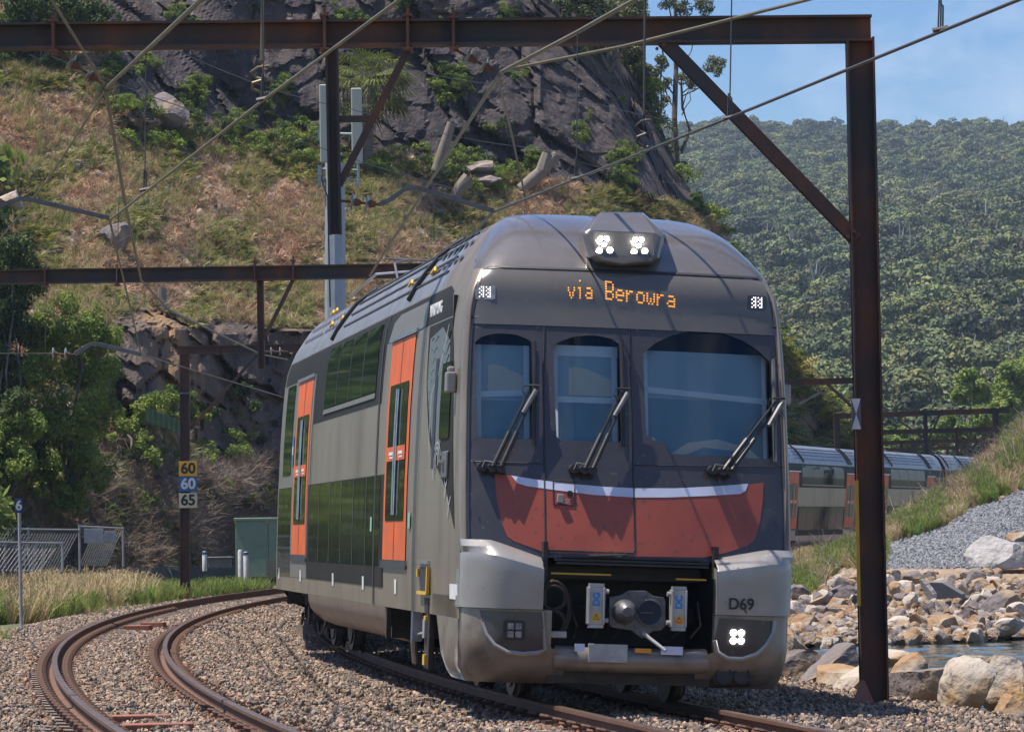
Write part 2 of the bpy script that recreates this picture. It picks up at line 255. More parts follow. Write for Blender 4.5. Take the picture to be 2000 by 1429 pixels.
# ------------------------------------------------------------------ mesh helpers
class MB:
    """collects faces, then links them as ONE mesh object"""
    def __init__(s): s.v = []; s.f = []; s.m = []; s.k = 0; s.T = Matrix()
    def add(s, vs, fs):
        o = len(s.v); s.v += [s.T @ Vector(p) for p in vs]; s.f += [[i + o for i in f] for f in fs]; s.m += [s.k] * len(fs); return s
    def box(s, c, d, rot=None):
        hx, hy, hz = d[0] / 2, d[1] / 2, d[2] / 2; q = rot or Matrix.Identity(3); c = Vector(c)
        vs = [c + q @ Vector((x * hx, y * hy, z * hz)) for x in (-1, 1) for y in (-1, 1) for z in (-1, 1)]
        return s.add(vs, [(0, 1, 3, 2), (4, 6, 7, 5), (0, 4, 5, 1), (2, 3, 7, 6), (0, 2, 6, 4), (1, 5, 7, 3)])
    def tube(s, pts, r, n=8, caps=True):
        pts = [Vector(p) for p in pts]; rs = r if isinstance(r, (list, tuple)) else [r] * len(pts)
        vs = []; fs = []; up = Vector((0, 0, 1))
        for i, p in enumerate(pts):
            t = (pts[min(i + 1, len(pts) - 1)] - pts[max(i - 1, 0)]).normalized()
            a = t.cross(up)
            if a.length < 0.05: a = t.cross(Vector((1, 0, 0)))
            a.normalize(); b = t.cross(a)
            for k in range(n):
                an = 2 * math.pi * k / n; vs.append(p + (a * math.cos(an) + b * math.sin(an)) * rs[i])
        for i in range(len(pts) - 1):
            for k in range(n): fs.append((i * n + k, i * n + (k + 1) % n, (i + 1) * n + (k + 1) % n, (i + 1) * n + k))
        if caps: fs.append(tuple(range(n))[::-1]); fs.append(tuple((len(pts) - 1) * n + k for k in range(n)))
        return s.add(vs, fs)
    def cyl(s, a, b, r, n=20): return s.tube([a, b], r, n)
    def ibeam(s, a, b, h, w, up=(0, 0, 1), tf=0.025, tw=0.018):
        a = Vector(a); b = Vector(b); t = (b - a).normalized(); upv = Vector(up); sd = t.cross(upv).normalized(); upv = sd.cross(t).normalized()
        rot = Matrix((sd, t, upv)).transposed(); L = (b - a).length; c = (a + b) / 2
        s.box(c + upv * (h / 2 - tf / 2), (w, L, tf), rot); s.box(c - upv * (h / 2 - tf / 2), (w, L, tf), rot)
        s.box(c, (tw, L - 0.004, h - 2 * tf), rot); return s
    def build(s, name, m, parent=None, smooth=False, bevel=0.0):
        me = bpy.data.meshes.new(name); me.from_pydata([tuple(v) for v in s.v], [], s.f)
        ms = m if isinstance(m, (list, tuple)) else [m]
        for x in ms: me.materials.append(x)
        if len(ms) > 1: me.polygons.foreach_set('material_index', s.m)
        bm = bmesh.new(); bm.from_mesh(me); bmesh.ops.recalc_face_normals(bm, faces=bm.faces); bm.to_mesh(me); bm.free()
        if smooth:
            me.polygons.foreach_set('use_smooth', [True] * len(me.polygons))
            try: me.set_sharp_from_angle(angle=R(40))
            except Exception: pass
        o = bpy.data.objects.new(name, me); col.objects.link(o)
        if parent: o.parent = parent
        if bevel:
            b = o.modifiers.new('bevel', 'BEVEL'); b.width = bevel; b.segments = 2; b.limit_method = 'ANGLE'; b.angle_limit = R(50)
        return o
def mesh_np(name, V, F, m, parent=None, smooth=False, mi=None):
    V = np.asarray(V, dtype=np.float32).reshape(-1, 3); F = np.asarray(F, dtype=np.int32); k = F.shape[1]
    me = bpy.data.meshes.new(name); me.vertices.add(len(V)); me.vertices.foreach_set('co', V.ravel())
    me.loops.add(F.size); me.loops.foreach_set('vertex_index', F.ravel())
    me.polygons.add(len(F)); me.polygons.foreach_set('loop_start', np.arange(0, F.size, k, dtype=np.int32))
    ms = m if isinstance(m, (list, tuple)) else [m]
    for x in ms: me.materials.append(x)
    if mi is not None: me.polygons.foreach_set('material_index', np.asarray(mi, dtype=np.int32))
    me.polygons.foreach_set('use_smooth', [smooth] * len(F)); me.update(calc_edges=True); me.validate()
    o = bpy.data.objects.new(name, me); col.objects.link(o)
    if parent: o.parent = parent
    return o
def tag(o, label=None, cat=None, group=None, kind=None):
    if label: o['label'] = label
    if cat: o['category'] = cat
    if group: o['group'] = group
    if kind: o['kind'] = kind
    return o
def empty(name, loc=(0, 0, 0), rz=0):
    o = bpy.data.objects.new(name, None); col.objects.link(o); o.location = loc; o.rotation_euler = (0, 0, rz); o.empty_display_size = 0.2; return o
def kids(o): return [c for c in bpy.data.objects if c.parent == o]
def copy_tree(o, parent=None):
    c = o.copy(); col.objects.link(c)
    if parent: c.parent = parent
    for ch in kids(o): copy_tree(ch, c)
    return c
def text(name, s, size, m, mat4, parent=None, align='CENTER', extrude=0.002, sx=1.0, bold=0.0):
    cu = bpy.data.curves.new(name, 'FONT'); cu.body = s; cu.size = size; cu.align_x = align; cu.align_y = 'CENTER'; cu.extrude = extrude; cu.offset = bold
    cu.materials.append(m); o = bpy.data.objects.new(name, cu); col.objects.link(o)
    if parent: o.parent = parent
    o.matrix_local = mat4 @ Matrix.Diagonal((sx, 1, 1, 1)); return o
def frame(o, x, y):
    """matrix with origin o, text x axis and text y axis"""
    x = Vector(x).normalized(); y = Vector(y).normalized(); z = x.cross(y)
    return Matrix(((x.x, y.x, z.x, o[0]), (x.y, y.y, z.y, o[1]), (x.z, y.z, z.z, o[2]), (0, 0, 0, 1)))
def fbm(p, oct=5, lac=2.0, gain=0.5):
    a = 1.0; s = 0.0; q = Vector(p)
    for _ in range(oct): s += a * mnoise.noise(q); q = q * lac + Vector((3.1, 1.7, 5.3)); a *= gain
    return s

# ------------------------------------------------------------------ instancing for uncountable stuff
protos = {}
def proto(name, objs):
    c = bpy.data.collections.new(name)
    for o in objs:
        for u in list(o.users_collection): u.objects.unlink(o)
        c.objects.link(o)
    protos[name] = c; return c
def scatter(name, pname, P, Rt, S, label, cat, kind='stuff'):
    P = np.asarray(P, np.float32); n = len(P); c = protos[pname]
    me = bpy.data.meshes.new(name); me.vertices.add(n); me.vertices.foreach_set('co', P.ravel())
    a = me.attributes.new('rot', 'FLOAT_VECTOR', 'POINT'); a.data.foreach_set('vector', np.asarray(Rt, np.float32).ravel())
    a = me.attributes.new('sc', 'FLOAT_VECTOR', 'POINT'); S = np.asarray(S, np.float32)
    if S.ndim == 1: S = np.repeat(S[:, None], 3, 1)
    a.data.foreach_set('vector', S.ravel())
    a = me.attributes.new('pick', 'INT', 'POINT'); a.data.foreach_set('value', rng.integers(0, len(c.objects), n).astype(np.int32))
    o = bpy.data.objects.new(name, me); col.objects.link(o)
    g = bpy.data.node_groups.new(name, 'GeometryNodeTree')
    g.interface.new_socket('Geometry', in_out='INPUT', socket_type='NodeSocketGeometry'); g.interface.new_socket('Geometry', in_out='OUTPUT', socket_type='NodeSocketGeometry')
    N = g.nodes; L = g.links; gi = N.new('NodeGroupInput'); go = N.new('NodeGroupOutput'); ip = N.new('GeometryNodeInstanceOnPoints')
    ci = N.new('GeometryNodeCollectionInfo'); ci.inputs['Collection'].default_value = c; ci.inputs['Separate Children'].default_value = True; ci.inputs['Reset Children'].default_value = True
    def attr(nm, t):
        x = N.new('GeometryNodeInputNamedAttribute'); x.data_type = t; x.inputs['Name'].default_value = nm; return x.outputs['Attribute']
    L.new(gi.outputs[0], ip.inputs['Points']); L.new(ci.outputs[0], ip.inputs['Instance']); ip.inputs['Pick Instance'].default_value = True
    L.new(attr('pick', 'INT'), ip.inputs['Instance Index'])
    e2r = N.new('FunctionNodeEulerToRotation'); L.new(attr('rot', 'FLOAT_VECTOR'), e2r.inputs[0]); L.new(e2r.outputs[0], ip.inputs['Rotation'])
    L.new(attr('sc', 'FLOAT_VECTOR'), ip.inputs['Scale']); L.new(ip.outputs[0], go.inputs[0])
    md = o.modifiers.new('scatter', 'NODES'); md.node_group = g
    tag(o, label, cat, kind=kind); return o

# prototypes -----------------------------------------------------------------
def stone_proto(seed, m, sub=1, flat=0.7):
    r = random.Random(seed); bm = bmesh.new(); bmesh.ops.create_icosphere(bm, subdivisions=sub, radius=1)
    pl = [(Vector((r.gauss(0, 1), r.gauss(0, 1), r.gauss(0, 1))).normalized(), r.uniform(.42, .75)) for _ in range(9)]
    for v in bm.verts:
        for n, d in pl:
            e = v.co.dot(n) - d
            if e > 0: v.co -= n * e
        v.co.z *= flat; v.co.x *= r.uniform(.95, 1.05)
    me = bpy.data.meshes.new('stone'); bm.to_mesh(me); bm.free(); me.materials.append(m); return bpy.data.objects.new('stone', me)
def mkobj(V, F, m, nm='leafy'):
    me = bpy.data.meshes.new(nm); me.from_pydata([tuple(v) for v in V], [], F); me.materials.append(m); return bpy.data.objects.new(nm, me)
def grass_proto(seed, m, n=30, h=1.0, spread=0.35, w=0.016, droop=0.5):
    r = random.Random(seed); V = []; F = []
    for _ in range(n):
        a = r.uniform(0, 6.283); b = Vector((math.cos(a), math.sin(a), 0)) ; o = b * r.uniform(0, spread * .35) ; hh = h * r.uniform(.45, 1); ln = r.uniform(.1, 1) * spread
        sd = Vector((-b.y, b.x, 0)) * w * r.uniform(.6, 1.3)
        p = [o, o + b * ln * .35 + Vector((0, 0, hh * .55)), o + b * ln * .9 + Vector((0, 0, hh * (1 - droop * .25))), o + b * ln * (1.0 + droop) + Vector((0, 0, hh * (1 - droop * .5)))]
        k = len(V)
        for i, q in enumerate(p[:3]): V += [q - sd * (1 - i * .25), q + sd * (1 - i * .25)]
        V.append(p[3]); F += [(k, k + 1, k + 3, k + 2), (k + 2, k + 3, k + 5, k + 4), (k + 4, k + 5, k + 6)]
    return mkobj(V, F, m)
def fern_proto(seed, m, fr=8, L=0.8):
    r = random.Random(seed); V = []; F = []
    for i in range(fr):
        a = 6.283 * i / fr + r.uniform(-.3, .3); b = Vector((math.cos(a), math.sin(a), 0)); s = Vector((-b.y, b.x, 0)); l = L * r.uniform(.65, 1.05); el = r.uniform(.5, 1.1)
        n = 9
        for k in range(n):
            t = (k + .6) / n; c = b * (l * t * math.cos(el * (1 - .75 * t))) + Vector((0, 0, l * (math.sin(el) * t - .55 * t * t)))
            wd = l * .30 * (1 - t) ** .7 * (.5 + min(1, t * 4) * .5); th = l * .05
            for sg in (-1, 1):
                q = len(V); V += [c - b * th, c + b * th, c + s * sg * wd + b * th * 1.5 + Vector((0, 0, -wd * .25))]; F.append((q, q + 1, q + 2))
    return mkobj(V, F, m)
def twig_proto(seed, m, n=9, L=0.9):
    r = random.Random(seed); mb = MB()
    for _ in range(n):
        a = Vector((r.uniform(-.3, .3), r.uniform(-.3, .3), r.uniform(0, .1))); d = Vector((r.gauss(0, 1), r.gauss(0, 1), abs(r.gauss(0, .6)))).normalized() * L * r.uniform(.4, 1)
        b = a + d * .5 + Vector((0, 0, r.uniform(-.05, .12))); mb.tube([a, b, a + d], [.010, .007, .003], 3, False)
    return mkobj(mb.v, mb.f, m)
def crown_proto(seed, m, n=900, leaf=0.07):
    """one forest crown, unit radius: several leafy lumps round a gap-filled middle"""
    r = np.random.default_rng(seed); lumps = []
    for _ in range(9):
        d = r.normal(size=3); d /= np.linalg.norm(d); d[2] = abs(d[2]) * .7; lumps.append((d * r.uniform(.45, .75), r.uniform(.22, .40)))
    C = []; Nn = []
    for i in range(n):
        c, rad = lumps[r.integers(0, 9)]; d = r.normal(size=3); d /= np.linalg.norm(d); d[2] = d[2] if r.random() < .35 else abs(d[2])
        C.append(c + d * rad * r.uniform(.85, 1.08) * np.array([1, 1, .75])); Nn.append(d + r.normal(size=3) * .45)
    V, F = leaf_quads(np.array(C), np.array(Nn), leaf, r)
    return mkobj(V, [tuple(int(i) for i in f) for f in F], m)
def leaf_quads(C, Nn, size, r, asp=0.6):
    n = len(C); Nn = Nn / np.linalg.norm(Nn, axis=1, keepdims=True); t = r.normal(size=(n, 3)); a = np.cross(Nn, t); a /= np.linalg.norm(a, axis=1, keepdims=True); b = np.cross(Nn, a)
    s = (size * r.uniform(.6, 1.35, n))[:, None]
    V = np.stack([C - a * s, C - b * s * asp, C + a * s, C + b * s * asp], 1).reshape(-1, 3); F = np.arange(4 * n).reshape(-1, 4); return V, F
proto('ballast_stones', [stone_proto(i, M['stone'] if i % 3 else M['stonegrey']) for i in range(9)])
proto('rusty_stones', [stone_proto(60 + i, M['stonerust']) for i in range(5)])
proto('gravel_stones', [stone_proto(20 + i, M['gravel']) for i in range(5)])
proto('rubble_stones', [stone_proto(40 + i, M[('sand', 'sandpale', 'sandgrey', 'sand')[i % 4]], 2, .75) for i in range(8)])
proto('green_tufts', [grass_proto(i, M['grass']) for i in range(5)])
proto('dry_tufts', [grass_proto(10 + i, M['drygrass'], 30, 1.0, .45) for i in range(4)])
proto('mixed_tufts', [grass_proto(20 + i, (M['grass'], M['drygrass'], M['drygrass'])[i % 3], 22, 1.0, .5) for i in range(6)])
proto('ferns', [fern_proto(i, M['fern'] if i % 4 else M['ferndark'], 7 + i % 3) for i in range(7)])
proto('dead_litter', [grass_proto(30 + i, M['litter'], 16, .35, .7, .035, .9) for i in range(4)] + [twig_proto(i, M['twig'], 7) for i in range(3)])
proto('twigs', [twig_proto(10 + i, M['twig'], 12, 1.3) for i in range(5)])
def trunk_proto():
    mb = MB(); mb.tube([(0, 0, -1.5), (.08, 0, -.3), (.02, .05, .75)], [.05, .04, .02], 5); mb.tube([(.05, 0, -.2), (.4, .1, .6)], [.03, .012], 4); return mkobj(mb.v, mb.f, M['palebark'])
proto('crowns', [crown_proto(i, M['forest']) for i in range(9)] + [trunk_proto()])
proto('undershrubs', [crown_proto(30 + i, M['leafdark'] if i % 2 else M['leaf'], 500, .07) for i in range(5)])

def foliage(name, lumps, n, size, m, parent=None, seed=1, gap=0.0):
    """many leaf-sized faces over a set of lumps (centre, radius); leaves spread through each lump's shell"""
    r = np.random.default_rng(seed); w = np.array([l[1] ** 2 for l in lumps]); w /= w.sum(); idx = r.choice(len(lumps), n, p=w)
    c = np.array([l[0] for l in lumps])[idx]; rad = np.array([l[1] for l in lumps])[idx][:, None]
    d = r.normal(size=(n, 3)); d /= np.linalg.norm(d, axis=1, keepdims=True); rr = rad * (r.uniform(0.45, 1.08, (n, 1)) ** .6)
    C = c + d * rr; V, F = leaf_quads(C, d + r.normal(size=(n, 3)) * .5 + np.array([0, 0, .3]), size, r)
    return mesh_np(name, V, F, m, parent)

# ------------------------------------------------------------------ terrain surfaces
class ColSurf:
    """ground surface measured in sight-line columns: column x -> [(row y, distance D) from the toe up]"""
    def __init__(s, cols, nx, nt, x0, x1, disp=None, back=((6, 0.0), (25, -2.0), (70, -12.0))):
        xs = sorted(cols); T = np.linspace(0, 1, nt); tab = []
        for x in xs:
            c = cols[x]; ys = np.array([p[0] for p in c], float); ds = np.array([p[1] for p in c], float)
            yy = ys[0] + (ys[-1] - ys[0]) * T; tab.append((yy, np.interp(-yy, -ys, ds)))
        tabY = np.array([t[0] for t in tab]); tabD = np.array([t[1] for t in tab]); X = np.linspace(x0, x1, nx); s.X = X
        G = np.zeros((nx, nt, 3)); s.PY = np.zeros((nx, nt))
        for i, x in enumerate(X):
            for j in range(nt):
                yy = np.interp(x, xs, tabY[:, j]); D = np.interp(x, xs, tabD[:, j]); p = at(x, yy, D); s.PY[i, j] = yy
                if disp: D += disp(x, yy, p); p = at(x, yy, D)
                G[i, j] = p
        s.G = G; s.nx = nx; s.nt = nt
        rows = [G]
        for dy, dz in back:
            b = G[:, -1].copy(); u = b.copy(); u[:, 2] = 0; u -= np.array([0, 0, 0]); L = np.linalg.norm(u, axis=1, keepdims=True)
            b += u / L * dy; b[:, 2] += dz; rows.append(b[:, None, :])
        s.full = np.concatenate(rows, 1)
    def mesh(s, name, mats, cls=None, smooth=True):
        A = s.full; nx, nt = A.shape[:2]; idx = np.arange(nx * nt).reshape(nx, nt)
        F = np.stack([idx[:-1, :-1], idx[1:, :-1], idx[1:, 1:], idx[:-1, 1:]], -1).reshape(-1, 4)
        mi = None
        if cls:
            mi = []
            for i in range(nx - 1):
                for j in range(nt - 1): mi.append(cls((s.X[i] + s.X[i + 1]) / 2, s.PY[i, min(j, s.nt - 1)]))
        return mesh_np(name, A.reshape(-1, 3), F, mats, smooth=smooth, mi=mi)
    def sample(s, n, dens=None, r=rng, area=True):
        G = s.G; a = np.linalg.norm(np.cross(G[1:, :-1] - G[:-1, :-1], G[:-1, 1:] - G[:-1, :-1]), axis=2)
        px = (s.X[1:] + s.X[:-1])[:, None] / 2 + np.zeros_like(a); py = s.PY[:-1, :-1]
        if dens is not None: a = a * dens(px, py)
        w = a.ravel() / a.sum(); k = r.choice(len(w), n, p=w); i, j = np.unravel_index(k, a.shape); u = r.random(n)[:, None]; v = r.random(n)[:, None]
        return G[i, j] * (1 - u) * (1 - v) + G[i + 1, j] * u * (1 - v) + G[i + 1, j + 1] * u * v + G[i, j + 1] * (1 - u) * v
def hill_D(px, py):
    i = int(np.argmin(np.abs(hill.X - px))); j = int(np.argmin(np.abs(hill.PY[i] - py))); return float(hill.G[i, j, 1])
def rots(n, tilt=0.25): return np.stack([rng.normal(0, tilt, n), rng.normal(0, tilt, n), rng.uniform(0, 6.283, n)], 1)

# ------------------------------------------------------------------ the two track centre lines
CX, CY, RT, RL = 252.0, 79.0, 255.0, 259.1
def arc(Rr, y): return CX - math.sqrt(max(Rr * Rr - (y - CY) ** 2, 1))
def smooth_path(pts, step=0.6):
    P = np.array(pts); d = np.r_[0, np.cumsum(np.linalg.norm(np.diff(P, axis=0), axis=1))]; s = np.arange(0, d[-1], step)
    def cr(i, t, k):
        a, b, c, e = (P[max(i - 1, 0), k], P[i, k], P[i + 1, k], P[min(i + 2, len(P) - 1), k])
        return 0.5 * (2 * b + (c - a) * t + (2 * a - 5 * b + 4 * c - e) * t * t + (3 * b - a - 3 * c + e) * t ** 3)
    o = []
    for q in s:
        i = min(np.searchsorted(d, q, 'right') - 1, len(P) - 2); t = (q - d[i]) / (d[i + 1] - d[i]); o.append([cr(i, t, k) for k in range(P.shape[1])])
    return np.array(o)
FAR = [(-2.75, 91.2, 0.0), (-0.6, 110.4, 0.05), (3.4, 129.3, 0.15), (8.6, 147.9, 0.3), (14.2, 167.0, 0.35), (19.9, 186.0, 0.4), (25.6, 205.0, 0.45), (31.5, 224.0, 0.5), (38.0, 243.0, 0.5)]
main_path = smooth_path([(arc(RT, y), y, 0.0) for y in np.arange(8, 88, 8)] + FAR)
def off_path(path, off):
    t = np.gradient(path[:, :2], axis=0); t /= np.linalg.norm(t, axis=1, keepdims=True); n = np.stack([t[:, 1], -t[:, 0]], 1)
    o = path.copy(); o[:, :2] += n * off; return o
left_path = np.concatenate([smooth_path([(arc(RL, y) , y, 0.0) for y in np.arange(6, 100, 6)] + [(p[0] - 4.0, p[1] + 1.0, p[2]) for p in FAR[1:]])])
def path_d(path, x, y):
    """signed distance right of a path (vectorised)"""
    x = np.atleast_1d(x); y = np.atleast_1d(y); q = path[::5, :2]; t = np.gradient(q, axis=0); t /= np.linalg.norm(t, axis=1, keepdims=True)
    dx = x[:, None] - q[None, :, 0]; dy = y[:, None] - q[None, :, 1]; k = np.argmin(dx * dx + dy * dy, 1); ar = np.arange(len(x))
    return dx[ar, k] * t[k, 1] - dy[ar, k] * t[k, 0], k
def sst(a, b, x): t = np.clip((x - a) / (b - a), 0, 1); return t * t * (3 - 2 * t)
def H(x, y):
    x = np.atleast_1d(np.asarray(x, float)); y = np.atleast_1d(np.asarray(y, float)); d, _ = path_d(main_path, x, y)
    z = np.full_like(x, -0.20)
    z -= 0.10 * sst(1.4, 2.1, np.abs(d + 2.05) * 0 + np.maximum(-(d + 5.2), 0))              # shoulder left of the left track
    z -= 0.06 * sst(0.9, 0, np.abs(d + 2.05))                                                  # dip between the tracks
    slope = np.maximum(d - 3.55, 0) * 0.55 * (1 - sst(84, 97, y))
    z = z - np.minimum(slope, 2.0)
    return z
# ground sheet, fine near the tracks
gx = np.r_[np.linspace(-4000, -60, 8), np.linspace(-45, -13, 17), np.linspace(-12, 8, 111), np.linspace(9, 45, 25), np.linspace(70, 4000, 8)]
gy = np.r_[np.linspace(-400, 4, 5), np.linspace(8, 24, 17), np.linspace(24.5, 70, 150), np.linspace(71, 130, 60), np.linspace(134, 320, 30), np.linspace(500, 6000, 8)]
GX, GY = np.meshgrid(gx, gy, indexing='ij'); GZ = H(GX.ravel(), GY.ravel()).reshape(GX.shape)
for i in range(GX.shape[0]):
    for j in range(GX.shape[1]):
        if abs(GX[i, j]) < 30 and 5 < GY[i, j] < 110: GZ[i, j] += 0.045 * fbm((GX[i, j] * 1.7, GY[i, j] * 1.7, 0), 3) + 0.02 * mnoise.noise(Vector((GX[i, j] * 5, GY[i, j] * 5, 2)))
GZ[(np.abs(GX) > 50)] = -2.2
idx = np.arange(GX.size).reshape(GX.shape)
gF = np.stack([idx[:-1, :-1], idx[1:, :-1], idx[1:, 1:], idx[:-1, 1:]], -1).reshape(-1, 4)
cxm = (GX[:-1, :-1] + GX[1:, 1:]).ravel() / 2; cym = (GY[:-1, :-1] + GY[1:, 1:]).ravel() / 2; dm, _ = path_d(main_path, cxm, cym)
gmi = np.where((dm < -7.2) | (np.abs(cxm) > 40) | (cym > 230), 1, 0)
ground = mesh_np('ground', np.stack([GX, GY, GZ], -1).reshape(-1, 3), gF, [M['bed'], M['plain']], smooth=True, mi=gmi)
tag(ground, kind='structure')
wx_ = np.r_[np.arange(1.5, 22, .16), np.arange(22.5, 60, 1.0), 220]; wy_ = np.r_[30, np.arange(40, 92, .22), 100]
WX, WY = np.meshgrid(wx_, wy_, indexing='ij'); WZ = np.full(WX.shape, -1.0)
for i in range(WX.shape[0]):
    for j in range(WX.shape[1]): WZ[i, j] += .035 * mnoise.noise(Vector((WX[i, j] * .9, WY[i, j] * 1.5, 0))) + .03 * mnoise.noise(Vector((WX[i, j] * 2.1, WY[i, j] * 2.3, 5)))
idx = np.arange(WX.size).reshape(WX.shape)
tag(mesh_np('water', np.stack([WX, WY, WZ], -1).reshape(-1, 3), np.stack([idx[:-1, :-1], idx[1:, :-1], idx[1:, 1:], idx[:-1, 1:]], -1).reshape(-1, 4), M['water'], smooth=True), kind='structure')

# ------------------------------------------------------------------ railway tracks
def cant_of(y): return R(2.7) + R(3.0) * float(sst(90, 150, y))
def railway(name, path, label, y0, y1, rails_to):
    root = empty(name); tag(root, label, 'railway track', kind='structure')
    t = np.gradient(path[:, :2], axis=0); t /= np.linalg.norm(t, axis=1, keepdims=True)
    prof = [(-.070, -.155), (.070, -.155), (.070, -.143), (.012, -.125), (.012, -.045), (.036, -.036), (.036, -.006), (.028, 0), (-.028, 0), (-.036, -.006), (-.036, -.036), (-.012, -.045), (-.012, -.125), (-.070, -.143)]
    for sg in (-1, 1):
        V = []; F = []; mi = []; n = len(prof); k = 0
        for i in range(len(path)):
            if path[i, 1] > rails_to or path[i, 1] < y0 - 8: continue
            p = path[i]; nx, ny = t[i, 1], -t[i, 0]; c = cant_of(p[1]); zc = -sg * 0.7525 * math.sin(c)
            for a, b in prof: V.append((p[0] + nx * (sg * .7525 + a), p[1] + ny * (sg * .7525 + a), p[2] + zc + b))
            if k:
                for q in range(n): F.append(((k - 1) * n + q, (k - 1) * n + (q + 1) % n, k * n + (q + 1) % n, k * n + q)); mi.append(1 if q in (6, 7, 8) else 0)
            k += 1
        mesh_np('rail', V, F, [M['railrust'], M['railtop']], root, mi=mi)
    # one sleeper with its clips, then copies
    mb = MB(); mb.k = 0; mb.box((0, 0, -0.215), (2.5, 0.24, 0.12)); mb.k = 1
    for sg in (-1, 1):
        for e in (-1, 1):
            cx = sg * .7525 + e * .10
            mb.box((cx + e * .03, 0, -.135), (.13, .15, .03))
            mb.tube([(cx + e * .06 + .055 * math.cos(a), .055 * math.sin(a), -.105 + .03 * abs(math.sin(a * .5))) for a in np.linspace(0, 6.28, 9)], .017, 5)
    base = mb.build('sleeper', [M['sleeper'], M['clip']])
    s = 0; last = None; n = 0; rest = []
    q = []
    for i in range(len(path)):
        if path[i, 1] < y0 or path[i, 1] > y1: continue
        q.append(i)
    for n, i in enumerate(q):
        p = path[i]; a = math.atan2(t[i, 1], t[i, 0]) - math.pi / 2
        m4 = Matrix.Translation(p) @ Matrix.Rotation(a + random.uniform(-.015, .015), 4, 'Z') @ Matrix.Rotation(cant_of(p[1]), 4, 'Y')
        if n < 100:
            o = base if n == 0 else base.copy()
            if n: col.objects.link(o)
            o.parent = root; o.matrix_local = m4
        else: rest.append(m4)
    if rest:
        mb = MB()
        for m4 in rest: mb.T = m4; mb.box((0, 0, -0.215), (2.5, 0.24, 0.12))
        o = mb.build('sleepers', M['sleeper'], root); o['kind'] = 'stuff'
    return root
railway('railway_track', left_path, 'empty curved railway track with rusty rails on the left', 24, 112, 118)
railway('railway_track', main_path, 'canted railway track under the double-deck train', 24, 150, 240)
def block(loc, size, rz, label):
    m = MB().box((0, 0, 0), size); o = m.build('timber_block', M['timber'], bevel=.01); o.location = loc; o.rotation_euler = (0, 0, rz)
    tag(o, label, 'timber block', 'red timber blocks lying in the empty track')
for px, py, L, lab in ((275, 1402, .55, 'farther of the two red timber blocks lying close together in the empty track'),
                       (310, 1419, .62, 'nearest red timber block in the empty track, by the bottom edge'),
                       (270, 1224, .5, 'thin reddish timber lying in the far bend of the empty track'), (300, 1218, .45, 'reddish timber behind another one in the far bend of the empty track')):
    p = onz(px, py, -.1); block((p.x, p.y, -.12), (L, .24, .11), R(8 if py > 1300 else -12), lab)

# ------------------------------------------------------------------ left hill, cutting and cliff
def crest(x):
    return float(np.interp(x, [-600, 1130, 1200, 1230, 1270, 1320, 1390, 1450, 1540, 1600, 1660, 1700, 1760], [-170, -170, 20, 90, 200, 330, 430, 540, 690, 742, 832, 900, 955]))
HC = {-600: [(1120, 100), (1000, 105), (600, 116), (200, 140), (-170, 165)],
      -300: [(1120, 105), (1000, 112), (600, 124), (200, 148), (-170, 170)],
      0: [(1112, 113), (1000, 117), (800, 121), (600, 127), (400, 137), (200, 149), (0, 164), (-170, 176)],
      215: [(1108, 120), (1000, 122.5), (850, 124.5), (640, 127), (600, 130), (450, 139), (300, 149), (262, 151), (100, 155), (0, 158), (-170, 164)],
      380: [(1104, 125), (960, 128), (850, 131), (640, 133), (595, 137), (450, 146), (300, 156), (268, 158), (100, 161), (0, 163), (-170, 168)],
      540: [(1100, 134), (900, 136), (650, 138.5), (600, 143), (500, 149), (400, 155), (275, 163), (250, 164), (100, 167), (0, 169), (-170, 173)],
      700: [(1100, 139), (650, 142), (560, 147), (450, 153), (325, 163), (285, 164.5), (100, 168), (-170, 174)],
      1000: [(1100, 150), (700, 154), (500, 160), (380, 167), (345, 168.5), (100, 173), (-170, 181)],
      1200: [(1100, 158), (500, 166), (405, 171), (200, 176), (20, 183)],
      1330: [(1100, 165), (500, 173), (410, 178), (330, 181)],
      1390: [(1095, 168), (500, 176), (430, 181)], 1450: [(1095, 172), (540, 184)], 1540: [(1090, 181), (690, 194)],
      1660: [(1080, 193), (832, 206)], 1760: [(1075, 205), (955, 215)], 2300: [(1070, 230), (1000, 240)]}
for k in HC: HC[k][-1] = (crest(k) if k < 1800 else 1000, HC[k][-1][1])
def yb(x): return np.interp(x, [-600, 60, 180, 250, 450, 560, 700, 900, 1050, 1200, 1330, 1400, 1460], [-400, -400, 30, 235, 262, 262, 300, 325, 352, 372, 400, 435, 520])
def is_cliff(x, y): return y < yb(x)
def is_cut(x, y):
    top = np.interp(x, [200, 240, 300, 345, 380, 430, 520, 700, 1000], [700, 612, 606, 625, 640, 628, 640, 650, 690]); bot = np.interp(x, [200, 225, 400, 540], [800, 860, 830, 1100])
    return (x > 200) & (y > top) & ((y < bot) | (x > 380))
